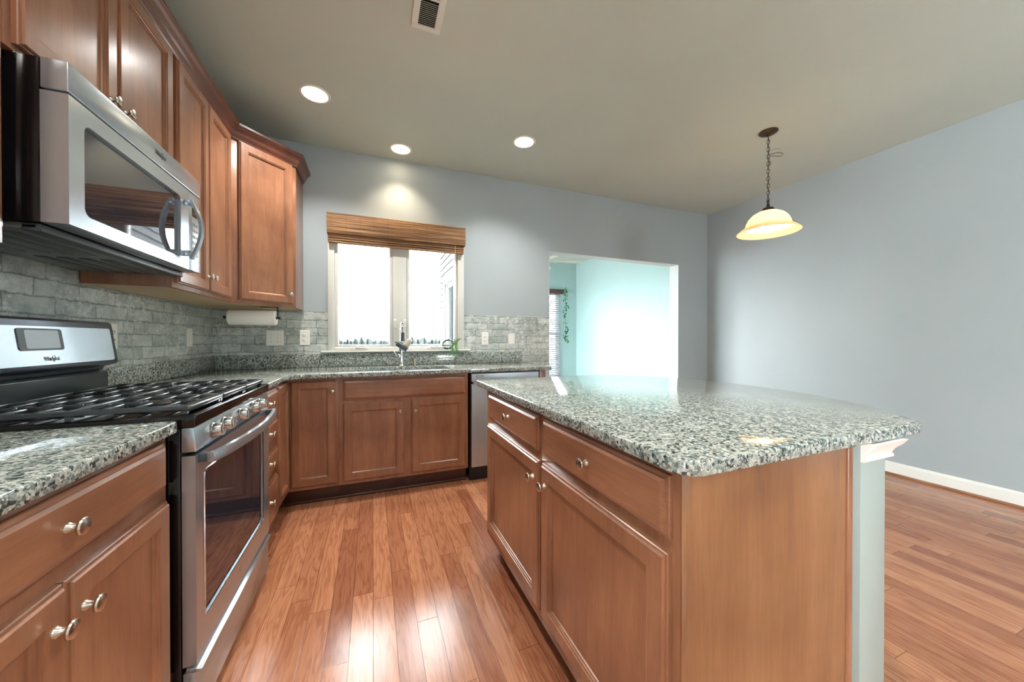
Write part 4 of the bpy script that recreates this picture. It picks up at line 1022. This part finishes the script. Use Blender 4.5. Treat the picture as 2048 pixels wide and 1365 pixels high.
# pendant lamp
px, py = 2.890, 1.836
pn_ = thing('pendant_lamp', (px, py, H), 'bronze chain pendant lamp with a frosted bell shade', 'pendant lamp')
bm = new(); lathe(bm, [(0.064,-0.0008), (0.064,-0.006), (0.052,-0.016), (0.028,-0.024), (0.010,-0.028), (0.008,-0.036), (0.002,-0.037)], (px, py, H), (0,0,1), 32); obj('canopy', bm, BRONZE, pn_)
ST = 2.232   # top of the holder
bm = new(); z = H-0.034; k = 0; LH = 0.036
while z > ST+0.012:
    ang = (k % 2)*PI/2 + 0.4; pts = []
    for i in range(16):
        a = 2*PI*i/16; hx = 0.0095*math.cos(a); hz = (LH/2)*math.sin(a)
        pts.append((px + hx*math.cos(ang), py + hx*math.sin(ang), z - LH/2 + hz))
    tube(bm, pts, 0.0021, 6, True); z -= LH - 0.0075; k += 1
obj('chain', bm, BRONZE, pn_)
bm = new(); tube(bm, [(px+0.004*math.sin(i*1.3), py+0.004*math.cos(i*1.7), H-0.03 - i*(H-0.03-ST)/24) for i in range(25)], 0.0018, 6)
ru = Vector((0.93,-0.37,0))
lp = [Vector((px, py, 2.60)) + ru*a + Vector((0,0,b)) for a, b in ((0,0), (0.03,0.004), (0.07,0.014), (0.105,0.012), (0.118,0.0), (0.10,-0.014), (0.06,-0.014), (0.02,-0.012), (0.004,-0.02), (0.012,-0.05), (0.02,-0.075), (0.012,-0.09), (0.0,-0.075))]
tube(bm, lp, 0.0019, 6); tube(bm, [Vector((px,py,2.62)) + ru*a + Vector((0,0,b)) for a, b in ((0,0),(0.02,0.012),(0.05,0.022),(0.085,0.025),(0.10,0.02))], 0.0009, 5)
obj('cord', bm, BRONZE, pn_)
bm = new(); lathe(bm, [(0.004,0.0), (0.008,-0.01), (0.010,-0.02), (0.007,-0.03), (0.012,-0.045), (0.014,-0.058), (0.034,-0.066), (0.042,-0.078), (0.046,-0.092)], (px, py, ST+0.012), (0,0,1), 28); obj('holder', bm, BRONZE, pn_)
bm = new(); zt = ST-0.078
shp = [(0.030,0.0), (0.070,-0.008), (0.105,-0.028), (0.130,-0.056), (0.146,-0.090), (0.152,-0.112), (0.160,-0.124), (0.186,-0.140), (0.208,-0.158), (0.212,-0.164)]
inn = [(r-0.004, z_-0.003) for r, z_ in reversed(shp)]
rr_ = lathe(bm, shp + inn, (px, py, zt), (0,0,1), 48, False, False)
for i in range(48): bm.faces.new((rr_[-1][i], rr_[-1][(i+1)%48], rr_[0][(i+1)%48], rr_[0][i]))
bmesh.ops.recalc_face_normals(bm, faces=bm.faces[:]); obj('lamp_shade', bm, SHADE, pn_)
bm = new(); bmesh.ops.create_uvsphere(bm, u_segments=24, v_segments=14, radius=0.047, matrix=Matrix.Translation((px, py, zt-0.118))); lathe(bm, [(0.014,0), (0.018,-0.03), (0.03,-0.07)], (px, py, zt-0.006), (0,0,1), 16); obj('bulb', bm, BULB, pn_)

# ================================================================== SUN ROOM CONTENT
fn = thing('ceiling_fan', (2.40, 4.80, SH), 'white ceiling fan in the sun room, mostly hidden by the doorway', 'ceiling fan')
fz = 2.325
bm = new(); lathe(bm, [(0.065,0), (0.065,-0.03), (0.03,-0.06), (0.015,-0.065), (0.015,-0.12), (0.06,-0.14), (0.10,-0.16), (0.105,-0.29), (0.07,-0.33), (0.06,-0.34)], (2.40,4.80,SH), (0,0,1), 28); obj('motor', bm, WHITE, fn)
bm = new(); lathe(bm, [(0.06,0), (0.10,-0.02), (0.11,-0.05), (0.08,-0.085), (0.03,-0.10), (0.002,-0.102)], (2.40,4.80,SH-0.341), (0,0,1), 28); obj('light_bowl', bm, PLASTIC, fn)
for k in range(5):
    a = R(-16 + 72*k); d = Vector((math.cos(a), math.sin(a), 0)); s_ = Vector((-math.sin(a), math.cos(a), 0.16)).normalized(); C0_ = Vector((2.40,4.80,fz))
    bm = new(); outl = [(0.17,-0.045), (0.30,-0.062), (0.48,-0.070), (0.56,-0.062), (0.60,-0.035), (0.61,0), (0.60,0.035), (0.56,0.062), (0.48,0.070), (0.30,0.062), (0.17,0.045)]
    prism(bm, [[C0_ + d*r_ + s_*w_ for r_, w_ in outl]], 0.008, (0,0,1)); bl = obj('blade', bm, WHITE, fn)
    bm = new(); prism(bm, [[C0_ + d*r_ + s_*w_ + Vector((0,0,-0.008)) for r_, w_ in ((0.09,-0.02), (0.22,-0.03), (0.22,0.03), (0.09,0.02))]], 0.0075, (0,0,1)); obj('blade_arm', bm, WHITE, bl)
bd = thing('window_blind', (2.7, SY1, 2.02), 'white slatted blind under a brown rail in the far sun room window', 'window blind')
bm = new(); box(bm, FW[0]-0.04, SY1-0.075, 2.015, FW[1]+0.055, SY1-0.002, 2.095, 0.004); obj('head_rail', bm, BROWN, bd)
bm = new(); z = 0.42
while z < 2.01:
    prism(bm, [[Vector((FW[0]+0.005, SY1-0.048, z)), Vector((FW[0]+0.005, SY1-0.012, z+0.022)), Vector((FW[0]+0.005, SY1-0.012, z+0.0255)), Vector((FW[0]+0.005, SY1-0.048, z+0.0035))]], FW[1]-FW[0]-0.01, (1,0,0)); z += 0.040
obj('slats', bm, BLINDW, bd)
bm = new()
for xx in (2.2, 2.6, 3.0, 3.155, 3.29):
    box(bm, xx-0.002, SY1-0.056, 0.42, xx+0.002, SY1-0.054, 2.015)
obj('ladder_cords', bm, BLINDW, bd)
iv = thing('ivy_garland', (3.42, SY1-0.03, 1.05), 'trailing green ivy garland beside the far sun room window', 'plant')
bm = new()
vn = [(3.40,2.10), (3.42,1.95), (3.44,1.80), (3.41,1.62), (3.43,1.45), (3.44,1.30), (3.42,1.18), (3.47,1.06)]
tube(bm, [(a, SY1-0.088, b) for a, b in vn], 0.003, 6); obj('stem', bm, LEAFD, iv)
bm = new()
for k in range(95):
    f_ = random.random()**1.25*(len(vn)-1.01); i = int(f_); g_ = f_-i
    x = vn[i][0]*(1-g_)+vn[i+1][0]*g_ + random.gauss(0, 0.026); z = vn[i][1]*(1-g_)+vn[i+1][1]*g_ + random.gauss(0, 0.015); y = SY1-0.085-random.random()*0.05
    s_ = random.uniform(0.010, 0.020); a = random.uniform(0, 2*PI); tl = random.uniform(-0.6, 0.6)
    pl = [(0,-1), (0.8,-0.5), (0.7,0.3), (0,1), (-0.7,0.3), (-0.8,-0.5)]
    bm.faces.new([bm.verts.new((x + s_*(p_[0]*math.cos(a)-p_[1]*math.sin(a)), y + s_*p_[0]*tl, z + s_*(p_[0]*math.sin(a)+p_[1]*math.cos(a)))) for p_ in pl])
obj('leaves', bm, LEAFD, iv, False)
